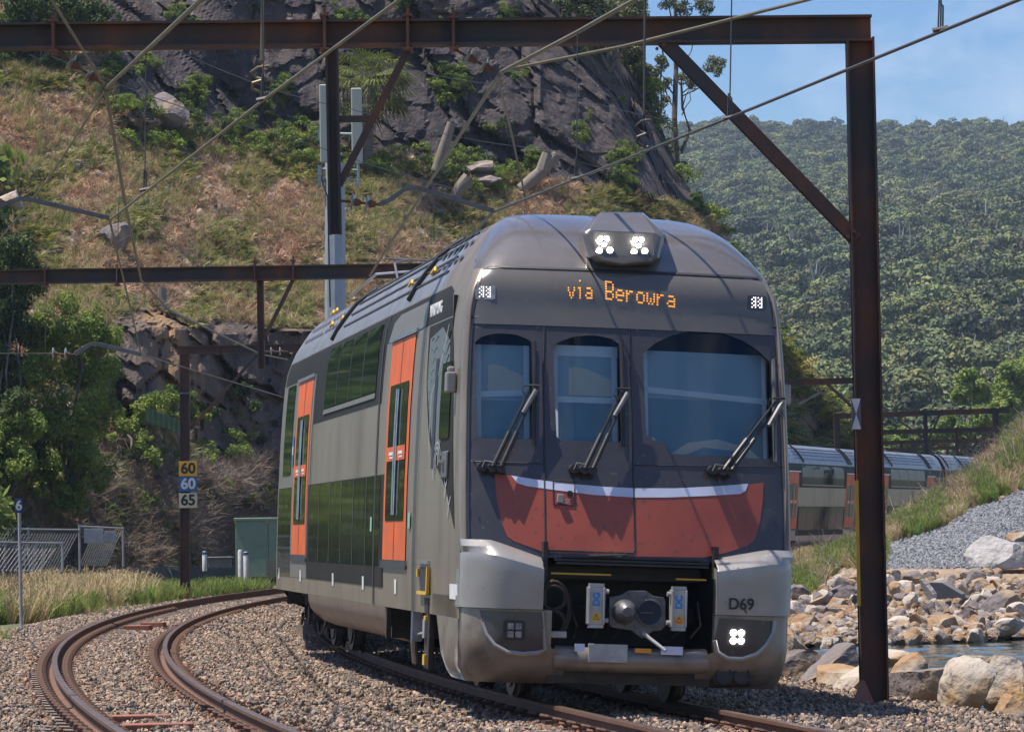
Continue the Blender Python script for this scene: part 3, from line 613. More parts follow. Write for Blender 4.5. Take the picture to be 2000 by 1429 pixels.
def hdisp(x, y, p):
    v = Vector((p.x * .16, p.y * .16, p.z * .16))
    if is_cliff(x, y):
        wx = fbm((p.x * .07, p.y * .07, p.z * .05), 4)
        q = Vector((p.x * .16 + wx * .9, p.y * .16, p.z * .10 + p.x * .03)); dd, pp = mnoise.voronoi(q); k = pp[0]
        blk = mnoise.noise(k * 3.7) * 1.2 + ((q - k).x * .9 + (q - k).z * .7)
        q2 = Vector((p.x * .55 + wx, p.y * .55, p.z * .42)); d2, p2 = mnoise.voronoi(q2); blk2 = mnoise.noise(p2[0] * 3.1) * .30 + (q2 - p2[0]).z * .35
        gul = max(0, .10 - (dd[1] - dd[0])) * 5
        return wx * 2.6 + blk + blk2 + gul + fbm(v * 7, 3) * .22
    if is_cut(x, y):
        wx = fbm(v, 4)
        q = Vector((p.x * .30 + wx * .5, p.y * .3, p.z * .42)); dd, pp = mnoise.voronoi(q); k = pp[0]
        q2 = Vector((p.x * .95 + wx, p.y * .9, p.z * 1.2)); d2, p2 = mnoise.voronoi(q2)
        return wx * 2.0 + mnoise.noise(k * 3.7) * .9 + (q - k).z * .6 + mnoise.noise(p2[0] * 2.3) * .25 + (q2 - p2[0]).z * .3 + max(0, .12 - (dd[1] - dd[0])) * 4 + fbm(v * 8, 3) * .15
    return fbm(v, 4) * 1.6 + fbm(v * 7, 3) * .25
hill = ColSurf(HC, 460, 250, -600, 2300, hdisp)
ho = hill.mesh('hillside', [M['dirt'], M['cliff'], M['cutrock']], lambda x, y: 1 if is_cliff(x, y + 4) else (2 if is_cut(x, y) else 0))
ho.data.polygons.foreach_set('use_smooth', [False] * len(ho.data.polygons)); tag(ho, kind='structure')

# ------------------------------------------------------------------ right bank: shore, gravel heap, grass
RC = {1440: [(1262, 76), (1200, 90), (1130, 108), (1110, 130)],
      1540: [(1258, 78), (1215, 84), (1180, 93), (1125, 112), (1098, 128)],
      1640: [(1256, 78.5), (1200, 85), (1165, 92), (1110, 108), (1078, 124)],
      1740: [(1254, 79), (1190, 86), (1112, 96), (1066, 104), (1050, 110), (1028, 120)],
      1820: [(1252, 79.5), (1180, 87), (1112, 96), (1040, 106), (1000, 113), (978, 122)],
      1900: [(1248, 80), (1175, 88), (1112, 97), (1005, 109), (965, 114), (925, 123)],
      1960: [(1245, 81), (1170, 89), (1110, 98), (975, 111), (935, 115), (868, 126)],
      2000: [(1243, 81), (1165, 90), (1110, 98), (962, 112), (900, 117), (828, 128)],
      2400: [(1230, 84), (1150, 92), (1100, 100), (930, 114), (850, 120), (760, 135)]}
def gravel_line(x): return np.interp(x, [1700, 1731, 1810, 1850, 1890, 1940, 2000, 2400], [1110, 1064, 1045, 1030, 1000, 985, 961, 900])
def is_gravel(x, y): return (x > 1731) & (y > gravel_line(x)) & (y < 1112)
def rdisp(x, y, p):
    e = fbm((p.x * .35, p.y * .35, 4), 4)
    return e * (.5 if is_gravel(x, y) else 1.1) * (0.3 if y > 1225 else 1)
bank = ColSurf(RC, 190, 70, 1440, 2400, rdisp, back=((3, -.6), (10, -3.2), (12, -4)))
bo = bank.mesh('right_bank', [M['dirt'], M['gravelbed'], M['cutrock']], lambda x, y: 1 if is_gravel(x, y) else (2 if y > 1180 else 0)); tag(bo, kind='structure')

# ------------------------------------------------------------------ wooded range far behind
FC = {700: [(1010, 420), (850, 600), (600, 900), (400, 1300), (262, 1800)], 1330: [(1010, 400), (880, 480), (700, 680), (500, 980), (350, 1450), (274, 1800)],
      1420: [(1010, 395), (880, 478), (700, 680), (500, 980), (350, 1450), (264, 1790)], 1520: [(1010, 390), (880, 475), (700, 660), (500, 960), (350, 1420), (268, 1780)],
      1650: [(1010, 385), (880, 460), (700, 640), (500, 940), (350, 1400), (270, 1760)], 1800: [(1010, 380), (880, 450), (700, 620), (500, 900), (350, 1350), (274, 1740)],
      1930: [(1010, 370), (880, 440), (700, 600), (500, 880), (350, 1320), (272, 1700)], 2060: [(1010, 360), (880, 430), (700, 590), (500, 860), (350, 1300), (274, 1700)],
      2900: [(1010, 330), (880, 400), (700, 560), (500, 820), (350, 1250), (240, 1650)]}
def fdisp(x, y, p):
    k = .004; return (fbm((p.x * k * 2, p.y * k * .6, p.z * k), 4) * 75 - abs(mnoise.noise(Vector((p.x * .012 + p.y * .003, p.z * .006, 3)))) * 70) * min(1, (1010 - y) / 300) * (1 if y > 285 else .3)
far = ColSurf(FC, 150, 90, 700, 2900, fdisp, back=((60, -3), (200, -25), (600, -160)))
fo = far.mesh('distant_hill', [M['forestfloor']]); tag(fo, kind='structure')
vis = lambda px, py: np.where((px > 1120) & (px < 2300), np.where(px > 2050, .35, 1), .12)
P_ = far.sample(44000, vis); Dd = P_[:, 1]
S_ = rng.uniform(1.5, 4.0, len(P_)) * np.where(rng.random(len(P_)) < .14, 1.7, 1.0) * (1 + .25 * (rng.random(len(P_)) < .1)); S3 = np.stack([S_, S_, S_ * rng.uniform(.75, 1.15, len(P_))], 1)
P_[:, 2] += rng.uniform(0, 4.5, len(P_)) + (S_ > 4.6) * 2.5
scatter('forest', 'crowns', P_, rots(len(P_), .15), S3, 'continuous eucalypt forest covering the distant hill', 'forest')
# bare ghost-gum trunks that show between the crowns are part of the wood
# ------------------------------------------------------------------ ground cover
def cover(name, pn, surf, n, dens, s0, s1, label, cat, tilt=.2, lift=0.0):
    P = surf.sample(n, dens); P[:, 2] += lift
    scatter(name, pn, P, rots(n, tilt), rng.uniform(s0, s1, n), label, cat)
def nzf(px, py, f, o): 
    return np.vectorize(lambda a, b: mnoise.noise(Vector((a * f + o, b * f * 1.3, o))))(px, py)
soil = lambda px, py: np.where(~is_cliff(px, py) & ~is_cut(px, py) & (px < 1700), 1.0, 0.0)
inview = lambda px, py: np.where((px > -120) & (px < 1720) & (py > -60), 1.0, .12)
cover('hillside_ferns', 'ferns', hill, 9500, lambda a, b: soil(a, b) * inview(a, b) * np.clip(.15 + nzf(a, b, .008, 1) * 2.6, 0.02, 1.5) * np.where(b < yb(a) + 90, 1.5, 1), .25, .75, 'yellow-green bracken ferns over the sunlit slope below the cliff', 'ferns', .25)
cover('hillside_grass', 'mixed_tufts', hill, 16000, lambda a, b: soil(a, b) * inview(a, b) * np.clip(.5 + nzf(a, b, .01, 7) * 1.8, .05, 1.5), .2, .6, 'grass tufts between the ferns on the slope', 'grass', .35)
cover('dead_bracken', 'dead_litter', hill, 34000, lambda a, b: soil(a, b) * inview(a, b) * np.clip(.5 - nzf(a, b, .008, 1) * 2.2, .15, 1.5), .2, .5, 'brown dead bracken and sticks lying on the slope', 'leaf litter', .5)
cover('cliff_foot_shrubs', 'undershrubs', hill, 300, lambda a, b: inview(a, b) * np.where((b > yb(a) - 20) & (b < yb(a) + 60) & (a > 90) & (a < 1010), 1.0, 0) + .5 * np.where((a < 230) & (b < 150), 1, 0) * inview(a, b), .3, .8, 'dark green undergrowth along the foot of the cliff', 'undergrowth', .2, .3)
cover('cliff_top_scrub', 'undershrubs', hill, 200, lambda a, b: np.where((b < np.vectorize(crest)(a) + 14) & (a > 1130) & (a < 1690), 1.0, 0) + .6 * np.where((a > 100) & (a < 1150) & (b < -60), 1.0, 0), .35, 1.0, 'scrub growing along the edge of the cliff', 'scrub', .2, .3)
cover('ledge_plants', 'undershrubs', hill, 900, lambda a, b: np.where(is_cliff(a, b) & (b > -60) & (a > 250), np.clip(nzf(a, b, .012, 3) - .22, 0, 1), 0), .12, .55, 'small ferns rooted in the cracks of the cliff', 'ferns', .5)
cover('bank_twigs', 'twigs', hill, 2600, lambda a, b: np.where((b > 925 - (a - 120) * .05) & (a > 120) & (a < 560), 1.0, 0), .3, .8, 'tangle of dead grey branches at the foot of the cutting', 'dead branches', .6, .1)
cover('cutting_scrub', 'undershrubs', hill, 130, lambda a, b: np.where((b > 780) & (b < 1050) & (a > 150) & (a < 540), np.clip(nzf(a, b, .02, 21) * 4, 0, 1), 0), .25, .7, 'small green scrub among the dead branches of the cutting', 'scrub', .3, .1)
cover('slope_sticks', 'twigs', hill, 1500, lambda a, b: soil(a, b) * inview(a, b) * np.clip(.4 + nzf(a, b, .015, 11) * 3, 0, 1.5), .3, .9, 'grey sticks and fallen branches on the slope', 'sticks', 1.0, .05)
cover('slope_stones', 'rubble_stones', hill, 1300, lambda a, b: soil(a, b) * inview(a, b) * np.clip(nzf(a, b, .02, 15) * 3, 0, 1.5), .06, .28, 'loose stones scattered over the slope', 'stones', 1.0)
cover('left_thicket', 'undershrubs', hill, 1500, lambda a, b: np.where((a < -110) & (b > 150), 1.0, 0), 1.3, 3.2, 'thicket of green bushes on the slope left of the view', 'thicket', .2, .5)
cover('far_bank_scrub', 'ferns', hill, 900, lambda a, b: np.where((a > 1500) & (a < 1720), np.clip(.5 + nzf(a, b, .02, 3) * 3, 0, 1.5), 0), .9, 1.9, 'light green scrub on the bank behind the rear coaches', 'scrub', .4)
gr = lambda a, b: np.where(is_gravel(a, b), 0, 1.0) * np.where(b < 1112 + np.clip((1640 - a) * 1.0, 0, 60), 1, 0) * np.where(a < 2120, 1, .1)
cover('bank_grass', 'green_tufts', bank, 7500, lambda a, b: gr(a, b) * np.clip(.55 + nzf(a, b, .02, 5) * 2.2, .0, 1.5), .22, .62, 'bright green grass on the bank in front of the rear coaches', 'grass', .2)
cover('bank_dry_grass', 'dry_tufts', bank, 3000, lambda a, b: gr(a, b) * np.clip(.4 - nzf(a, b, .02, 5) * 2.2, .03, 1.5), .2, .6, 'dry grass among the green grass of the bank', 'grass', .3)
cover('bank_dead_scrub', 'twigs', bank, 420, lambda a, b: gr(a, b) * np.where((b < np.interp(a, [1540, 1740, 1900, 2000], [1110, 1040, 985, 930])), 1, .15), .5, 1.1, 'grey leafless scrub on the bank crest', 'dead scrub', .4)
cover('gravel', 'gravel_stones', bank, 26000, lambda a, b: np.where(is_gravel(a, b) & (a < 2300), 1.0, 0), .035, .085, 'heap of loose grey gravel', 'gravel', 1.0)
cover('shore_rubble', 'rubble_stones', bank, 3200, lambda a, b: np.where((b > 1120) & (a < 2120) & ~is_gravel(a, b), 1.0, 0) * np.clip((b - 1125) / 60 + .1, 0, 1.4), .06, .26, 'small tan rubble along the far waterline', 'rubble', .6)

# ballast stones
def on_band(n, y0, y1, d0, d1, pw=1.0, dens=None):
    out = []; need = n
    while need > 0:
        y = y0 + (y1 - y0) * rng.random(need * 2) ** pw; d = rng.uniform(d0, d1, need * 2)
        k = np.clip(np.searchsorted(main_path[:, 1], y), 1, len(main_path) - 2); t = main_path[k + 1, :2] - main_path[k - 1, :2]; t /= np.linalg.norm(t, axis=1, keepdims=True)
        x = main_path[k, 0] + t[:, 1] * d; yy = y - t[:, 0] * d
        px = 1000 + x / yy * FPX; ok = (px > -120) & (px < 2100)
        dl = np.abs(d + 4.1); dt = np.abs(d)
        # sleepers show only beside the rails; elsewhere stones lie over them
        strip = (np.abs(dl - .95) < .38) & (yy < 35); ok &= ~(strip & (rng.random(len(d)) < .50))
        ok &= (np.abs(dl - .7525) > .13) & (np.abs(dt - .7525) > .13)
        if dens is not None: ok &= dens(x, yy, d)
        P = np.stack([x, yy, H(x, yy), d], 1)[ok][:need]; out.append(P); need -= len(P)
    return np.concatenate(out)[:n]
B = on_band(120000, 26, 62, -7.4, 4.6, 1.5)
mound = 0.075 * np.clip(1 - np.abs(np.abs(B[:, 3] + 4.1)) / .6, 0, 1) + 0.075 * np.clip(1 - np.abs(B[:, 3]) / .6, 0, 1) + 0.05 * ((np.abs(B[:, 3]) > .85) & (np.abs(B[:, 3]) < 1.7)) + 0.06 * np.exp(-((B[:, 3] + 2.05) / .35) ** 2)
dl_ = np.abs(B[:, 3] + 4.1); mound += 0.07 * ((dl_ > 1.02) & (dl_ < 1.9) & ((B[:, 1] > 34) | (rng.random(len(B)) < .5)))
B[:, 2] += mound + rng.uniform(-.005, .05, len(B))
rd = np.minimum(np.abs(np.abs(B[:, 3] + 4.1) - .7525), np.abs(np.abs(B[:, 3]) - .7525)); rust_ = rng.random(len(B)) < np.clip(1.05 - rd / .42, 0, .85); Br = B[rust_]; B = B[~rust_]
scatter('ballast', 'ballast_stones', B[:, :3], rots(len(B), 1.5), rng.uniform(.016, .042, len(B)) * np.where(rng.random(len(B)) < .04, 1.5, 1), 'brown-grey crushed stone ballast around both tracks', 'ballast')
scatter('rusty_ballast', 'rusty_stones', Br[:, :3], rots(len(Br), 1.5), rng.uniform(.016, .042, len(Br)), 'rust-stained ballast stones close to the rails', 'ballast')
B = on_band(42000, 58, 118, -7.0, 3.2, 1.2); B[:, 2] += rng.uniform(0, .05, len(B))
scatter('ballast', 'ballast_stones', B[:, :3], rots(len(B), 1.5), rng.uniform(.03, .055, len(B)), 'brown crushed stone ballast in the far bend of the track', 'ballast')
# verge grasses left of the empty track
def verge(name, pn, n, px0, px1, y0, y1, d0, s0, s1, label, cat='grass', cl=.0):
    out = []
    while len(out) < n:
        D = random.uniform(y0, y1); px = random.uniform(px0, px1); x = (px - 1000) / FPX * D; d = path_d(main_path, x, D)[0][0]
        if d > -d0 + random.uniform(-.4, .25): continue
        if random.random() > .25 + 2.6 * mnoise.noise(Vector((x * .35 + cl, D * .15, cl))): continue
        out.append((x, D, float(H(x, D)[0]) - .02))
    scatter(name, pn, out, rots(len(out), .2), rng.uniform(s0, s1, len(out)), label, cat)
verge('verge_grass', 'green_tufts', 4600, -150, 520, 64, 114, 6.9, .18, .75, 'green grass growing beside the empty track')
verge('tall_dry_grass', 'dry_tufts', 700, -150, 350, 80, 112, 7.4, .4, 1.15, 'tall straw coloured grass behind the empty track', cl=5)
verge('side_grass', 'mixed_tufts', 2200, -900, -140, 30, 112, 6.6, .2, .7, 'rough grass left of the view beside the empty track', cl=3)
verge('low_weeds', 'mixed_tufts', 1500, -150, 470, 40, 100, 6.3, .12, .35, 'low weeds at the edge of the ballast', cl=9)

# ------------------------------------------------------------------ the train
YAW = R(8.7); CANT = R(2.7)
TP = Vector(((1222 - 1000) / FPX * 33.6 - 0.03, 33.6, 0.0))
def train_axes(yaw, cant):
    u = Vector((math.cos(yaw), math.sin(yaw), 0)); v = Vector((-math.sin(yaw), math.cos(yaw), 0)); w = Vector((0, 0, 1))
    return u * math.cos(cant) - w * math.sin(cant), v, w * math.cos(cant) + u * math.sin(cant)
def train_matrix(p, yaw, cant):
    X, Y, Z = train_axes(yaw, cant); return Matrix(((X.x, Y.x, Z.x, p[0]), (X.y, Y.y, Z.y, p[1]), (X.z, Y.z, Z.z, p[2]), (0, 0, 0, 1)))
TX, TY, TZ = train_axes(YAW, CANT)
PZ = [.20, .75, 1.2, 2.0, 2.8, 3.3, 3.6, 3.8, 3.95, 4.1, 4.25, 4.42, 4.53, 4.62, 4.66, 4.675, 4.69]
PX = [1.50, 1.53, 1.545, 1.55, 1.54, 1.52, 1.50, 1.47, 1.42, 1.36, 1.27, 1.16, 1.05, .92, .80, .55, 0.0]
def xm(z): return float(np.interp(z, PZ, PX))
def rake(z): return .24 * (min(z, 3.75) - 1.35) + .30 * max(0, z - 3.75) if z > 1.35 else 0.0
def corner(e, r): return r - math.sqrt(max(r * r - (r - min(e, r)) ** 2, 0)) if e < r else 0.0
def dome(z):
    if z <= 3.72: return 0.0
    t = min((z - 3.72) / .96, 1.0); return 1.75 * (1 - math.sqrt(max(1 - t * t, 0)))
def Fr(x, z, inner=True):
    """depth of the cab front at (x, z)"""
    e = max(xm(z) - abs(x), 0.0); y = rake(z) + .07 * x * x + corner(e, .14 + .18 * float(sst(3.8, 4.3, z))) + dome(z)
    if inner and 1.3 < z < 4.02: y += .06 * float(sst(.045, .068, e)) * (1 - float(sst(3.62, 3.97, z)))
    return y
def side_hit(px, py, x=-1.54):
    d = ray(px, py); t = (TP + TX * x - CAMP).dot(TX) / d.dot(TX); p = CAMP + d * t - TP; return p.dot(TY), p.dot(TZ)
def plane_hit(px, py, y):
    d = ray(px, py); t = (TP + TY * y - CAMP).dot(TY) / d.dot(TY); p = CAMP + d * t - TP; return p.dot(TX), p.dot(TZ)
def ff(px, py, F=Fr):
    y = .3
    for _ in range(8):
        x, z = plane_hit(px, py, y); y = .5 * y + .5 * F(x, min(z, 4.6))
    return x, z
def patch(name, poly, fn, m, parent, du=None, dv=None, holes=(), smooth=True, thick=0.0, mats=None):
    """flat outline (a, b), cut into a grid and bent on to the surface fn(a, b) -> point"""
    bm = bmesh.new(); es = []
    for lp in [poly, *holes]:
        vs = [bm.verts.new((a, b, 0)) for a, b in lp]
        for i in range(len(vs)): es.append(bm.edges.new((vs[i], vs[(i + 1) % len(vs)])))
    if holes: bmesh.ops.triangle_fill(bm, edges=es, use_beauty=True)
    else: bmesh.ops.contextual_create(bm, geom=es)
    A = [a for a, b in poly]; Bq = [b for a, b in poly]
    for d, lo, hi, n in ((du, min(A), max(A), (1, 0, 0)), (dv, min(Bq), max(Bq), (0, 1, 0))):
        if not d: continue
        k = lo + d
        while k < hi - 1e-4:
            bmesh.ops.bisect_plane(bm, geom=bm.verts[:] + bm.edges[:] + bm.faces[:], plane_co=(k * n[0], k * n[1], 0), plane_no=n, dist=1e-5); k += d
    bmesh.ops.triangulate(bm, faces=[f for f in bm.faces if len(f.verts) > 4])
    for v in bm.verts: v.co = Vector(fn(v.co.x, v.co.y))
    if thick:
        bmesh.ops.recalc_face_normals(bm, faces=bm.faces)
        bmesh.ops.solidify(bm, geom=bm.faces[:], thickness=thick)
    bmesh.ops.recalc_face_normals(bm, faces=bm.faces)
    me = bpy.data.meshes.new(name); bm.to_mesh(me); bm.free()
    me.materials.append(m); me.polygons.foreach_set('use_smooth', [smooth and not thick] * len(me.polygons))
    o = bpy.data.objects.new(name, me); col.objects.link(o)
    if parent: o.parent = parent
    return o
def fs(off): return lambda x, z: (x, Fr(x, z) - off, z)
def ss(s, off): return lambda y, z: (s * (xm(z) + off), y, z)
def rect(a0, b0, a1, b1): return [(a0, b0), (a1, b0), (a1, b1), (a0, b1)]
def rrect(a0, b0, a1, b1, r, n=4, corners=(1, 1, 1, 1)):
    o = []
    for (cx, cy, a, on) in ((a1 - r, b1 - r, 0, corners[0]), (a0 + r, b1 - r, 90, corners[1]), (a0 + r, b0 + r, 180, corners[2]), (a1 - r, b0 + r, 270, corners[3])):
        if on:
            for k in range(n + 1): t = R(a + 90 * k / n); o.append((cx + r * math.cos(t), cy + r * math.sin(t)))
        else: o.append((cx + r * (1 if a in (0, 270) else -1), cy + r * (1 if a in (0, 90) else -1)))
    return o
def wheelset(mb, y, r=.42):
    for sx in (-1, 1):
        mb.k = 0; mb.tube([(sx * .69, y, r), (sx * .82, y, r)], r - .005, 26); mb.tube([(sx * .665, y, r), (sx * .70, y, r)], r + .025, 26)
        mb.tube([(sx * .815, y, r), (sx * .84, y, r)], r - .09, 20); mb.k = 1; mb.tube([(sx * .72, y, r), (sx * .80, y, r)], r, 26); mb.k = 0
    mb.tube([(-.7, y, r), (.7, y, r)], .09, 12)
def bogie(y0, root, name='bogie'):
    mb = MB(); mb.k = 2
    for sx in (-1, 1):
        mb.box((sx * 1.02, y0, .62), (.16, 3.0, .20)); mb.box((sx * 1.02, y0, .50), (.18, 1.0, .22))
        for dy in (-1.15, 1.15):
            mb.box((sx * 1.02, y0 + dy, .43), (.24, .34, .28)); mb.tube([(sx * 1.10, y0 + dy - .25, .5), (sx * 1.10, y0 + dy - .25, .78)], .08, 10)
            mb.tube([(sx * 1.1, y0 + dy, .42), (sx * 1.18, y0 + dy, .42)], .13, 14)
        mb.tube([(sx * 1.12, y0 - .1, .40), (sx * 1.12, y0 + .45, .75)], .045, 8); mb.tube([(sx * 1.0, y0, .6), (sx * 1.0, y0, .95)], .22, 14)
        mb.tube([(sx * 1.2, y0 - 1.5, .32), (sx * 1.22, y0 - .9, .2), (sx * 1.2, y0 - .4, .35)], .02, 6)
    mb.box((0, y0, .6), (2.0, .5, .22))
    for dy in (-1.15, 1.15): wheelset(mb, y0 + dy)
    return mb.build(name, [M['steelw'], M['tread'], M['under']], root, smooth=True)

DZ0, DZ1 = 1.25, 3.57
def side_door(y0, root, s):
    """double leaf orange door, 2 m wide, with its glass, pillar rails and labels"""
    y1 = y0 + 2.0
    d = patch('door', rect(y0, DZ0, y1, DZ1), ss(s, .010), M['orange'], root, dv=.2)
    patch('door_gap', rect(y0 + .985, DZ0, y0 + 1.015, DZ1), ss(s, .013), M['black'], d, dv=.2)
    for a, b in ((y0 + .20, y0 + .985), (y0 + 1.015, y0 + 1.80)):
        patch('door_window', rrect(a, 1.66, b, 3.10, .03, 3), ss(s, .016), M['doorglass'], d, dv=.2)
        patch('door_label', rect(a + .02, 2.29, b - .02, 2.44), ss(s, .021), M['orange'], d)
        patch('door_label_lettering', rect(a + .20, 2.35, b - .22, 2.385), ss(s, .025), M['white'], d); patch('door_label_lettering', rect(a + .20, 2.315, b - .30, 2.335), ss(s, .025), M['white'], d)
    mb = MB()
    for a in (y0 + .92, y0 + 1.08): mb.tube([(s * (xm(z) + .028), a, z) for z in (1.72, 2.2, 2.7, 3.04)], .012, 8)
    mb.build('door_rail', M['chrome'], d, smooth=True)
    patch('door_sill', rect(y0 - .1, 1.16, y1 + .1, 1.245), ss(s, .02), M['roofdark'], root)
    patch('door_header', rect(y0 - .15, 3.58, y1 + .15, 3.625), ss(s, .03), M['chrome'], root, thick=.03)
    return d
def body_shell(root, y_front, y_rear, cab):
    """side walls and roof from the skirt up; y_front(z) gives the leading edge"""
    zs = [.75, 1.0, 1.2, 1.6, 2.0, 2.4, 2.8, 3.05, 3.3, 3.6, 3.7, 3.8, 3.88, 3.95, 4.03, 4.1, 4.18, 4.25, 4.33, 4.4, 4.45, 4.5, 4.54, 4.58, 4.6, 4.62, 4.64, 4.655, 4.668]
    V = []; F = []; mi = []
    cols = [0, .12, .35, .8] + list(np.linspace(1.6, 19.0, 14) - 0) + [y_rear]
    for s in (-1, 1):
        for z in zs:
            yf = y_front(z)
            for c in cols: V.append((s * xm(z), yf + c if c < 1 else max(c, yf + .8 + c * 1e-3), z))
    n = len(cols); nz = len(zs)
    for s in range(2):
        o = s * nz * n
        for j in range(nz - 1):
            for i in range(n - 1): F.append((o + j * n + i, o + j * n + i + 1, o + (j + 1) * n + i + 1, o + (j + 1) * n + i)); mi.append(1 if zs[j] >= 3.95 and cols[i] >= (2.5 if cab else 0) else 0)
    for i in range(n - 1): F.append(((nz - 1) * n + i, (nz - 1) * n + i + 1, 2 * nz * n - n + i + 1, 2 * nz * n - n + i)); mi.append(1)
    b = mesh_np('body', V, F, [M['silver'], M['roof']], root, smooth=True, mi=mi)
    return b
def end_wall(root, y):
    zs = [.75, 1.2, 2, 2.8, 3.3, 3.8, 3.95, 4.1, 4.25, 4.4, 4.5, 4.58, 4.62]
    V = [(s * xm(z) * .995, y, z) for z in zs for s in (-1, 1)]; F = [(2 * i, 2 * i + 1, 2 * i + 3, 2 * i + 2) for i in range(len(zs) - 1)]
    return mesh_np('end_wall', V, F, M['charcoal'], root)
def belly(root, y0, y1):
    pz = [(.75, 1.528), (.66, 1.52), (.58, 1.49), (.50, 1.43), (.42, 1.32), (.36, 1.15), (.32, .9), (.30, .5), (.30, 0)]
    V = []; F = []
    ring = [(-x, z) for z, x in pz] + [(x, z) for z, x in pz[::-1][1:]]
    for y in np.linspace(y0, y1, 8): V += [(x, y, z) for x, z in ring]
    n = len(ring)
    for i in range(7):
        for k in range(n - 1): F.append((i * n + k, i * n + k + 1, (i + 1) * n + k + 1, (i + 1) * n + k))
    o = mesh_np('low_floor_shell', V, F, M['silver'], root, smooth=True)
    for yy in (y0 + .02, y1 - .02): MB().box((0, yy, .62), (2.9, .03, .4)).build('bulkhead', M['under'], root)
def floor_pan(root, y0, y1):
    MB().box((0, (y0 + y1) / 2, .82), (2.9, y1 - y0, .14)).build('underframe', M['under'], root)
def side_common(root, s, da, db, glass_y):
    """panels shared by every coach: dark upper band, upper panes, lower glass"""
    g0, g1 = glass_y
    n = 4; w = (g1 - g0) / n
    for k in range(n): patch('upper_window', rrect(g0 + k * w + .012, 3.10, g0 + (k + 1) * w - .012, 3.86, .03, 2), ss(s, .012), M['sideglass'], root, dv=.2)
    for k in range(1, n): patch('window_mullion', rect(g0 + k * w - .015, 3.1, g0 + k * w + .015, 3.86), ss(s, .016), M['mullion'], root, dv=.2)
    patch('window_sill', rect(g0, 3.03, g1, 3.085), ss(s, .018), M['ltgrey'], root)
    l0, l1 = da + 2.35, db - .35; n = 6; w = (l1 - l0) / n
    for k in range(n): patch('lower_window', rrect(l0 + k * w + .012, 1.18, l0 + (k + 1) * w - .012, 2.15, .03, 2), ss(s, .010), M['lowglass'], root, dv=.2)
    for k in range(1, n): patch('window_mullion', rect(l0 + k * w - .018, 1.18, l0 + k * w + .018, 2.15), ss(s, .014), M['mullion'], root, dv=.2)
    patch('lower_band', rect(l0 - .35, .95, l1 + .25, 2.165), ss(s, .006), M['charcoal'], root, dv=.2)
def ribs(root, y0, y1):
    mb = MB()
    for s in (-1, 1):
        for zz in (4.13, 4.28, 4.42, 4.53):
            z2 = zz + .02; x1, x2 = xm(zz), xm(z2)
            mb.tube([(s * (x1 + .006), y, zz + .004) for y in np.linspace(y0, y1, 6)], .014, 5)
    mb.build('roof_rib', M['roofdark'], root)

# ---- leading cab car
cabcar = empty('driving_car'); cabcar.matrix_world = train_matrix(TP, YAW, CANT)
tag(cabcar, 'silver double-deck driving car with lit headlights, red and dark blue nose', 'train car', 'coaches of the double-deck train')
ZTOP = 4.665
def yedge(z): return Fr(xm(z), min(z, ZTOP), False)
body = body_shell(cabcar, yedge, 19.4, True); end_wall(cabcar, 19.38)
# front shell: rim, brow and dome (the dark mask fills the middle)
def front_grid(name, zs, es, m, inner, cut=None):
    V = []; F = []
    for z in zs:
        h = xm(z); row = []
        for e in es: row.append(-h + min(e, 1.0) * (h if e <= 1 else 1))
        xs = [-h + min(e, h) for e in es] + [0.0] + [h - min(e, h) for e in es[::-1]]
        for x in xs: V.append((x, Fr(x, z, inner), z))
    n = 2 * len(es) + 1; zs = list(zs)
    if zs[-1] > 4.5:
        h = xm(zs[-1]); ye = Fr(h, zs[-1], False) + .06; V += [(v[0], ye, 4.672) for v in V[-n:]]; zs.append(4.672)
    for j in range(len(zs) - 1):
        for i in range(n - 1):
            if cut and cut(i, n, zs[j]): continue
            F.append((j * n + i, j * n + i + 1, (j + 1) * n + i + 1, (j + 1) * n + i))
    return mesh_np(name, V, F, m, cabcar, smooth=True)
ES = [0, .005, .013, .026, .045, .054, .066, .078, .11, .16, .25, .40, .7, 1.0, 1.3]
ZB = 4.00
rim_z = list(np.linspace(.95, ZB, 32))
front_grid('front_frame', rim_z, ES, M['silver'], True, cut=lambda i, n, z: 7 <= i < n - 8)
dome_z = [ZB, 4.02, 4.06, 4.12, 4.18, 4.24, 4.3, 4.36, 4.41, 4.46, 4.5, 4.53, 4.56, 4.58, 4.6, 4.62, 4.635, 4.65, 4.665]
front_grid('front_dome', dome_z, ES, M['dome'], False)
# dark mask with three window openings
def pxpoly(pts): return [ff(a, b) for a, b in pts]
WIN = [[(928, 668), (940, 658), (962, 652), (985, 651), (1010, 654), (1030, 662), (1038, 668), (1040, 760), (1041, 850), (1036, 858), (940, 855), (932, 848), (929, 760)],
       [(1080, 676), (1095, 666), (1120, 658), (1145, 655), (1170, 656), (1195, 662), (1209, 672), (1212, 760), (1214, 858), (1209, 863), (1095, 860), (1087, 852), (1083, 760)],
       [(1256, 690), (1280, 670), (1310, 656), (1345, 647), (1380, 646), (1415, 652), (1450, 665), (1480, 684), (1503, 706), (1506, 800), (1508, 890), (1503, 896), (1310, 886), (1303, 868), (1275, 858), (1262, 850), (1259, 780)]]
WIN = [pxpoly(w) for w in WIN]
zt, zb = ZB, 1.33
def mask_edge(z): return xm(z) - .070
zs_ = np.linspace(zb, zt, 14)
outline = [(-mask_edge(z), z) for z in zs_] + [(mask_edge(z), z) for z in zs_[::-1]]
patch('windscreen_surround', outline, lambda x, z: (x, Fr(x, z), z), M['mask'], cabcar, du=.15, dv=.12, holes=WIN)
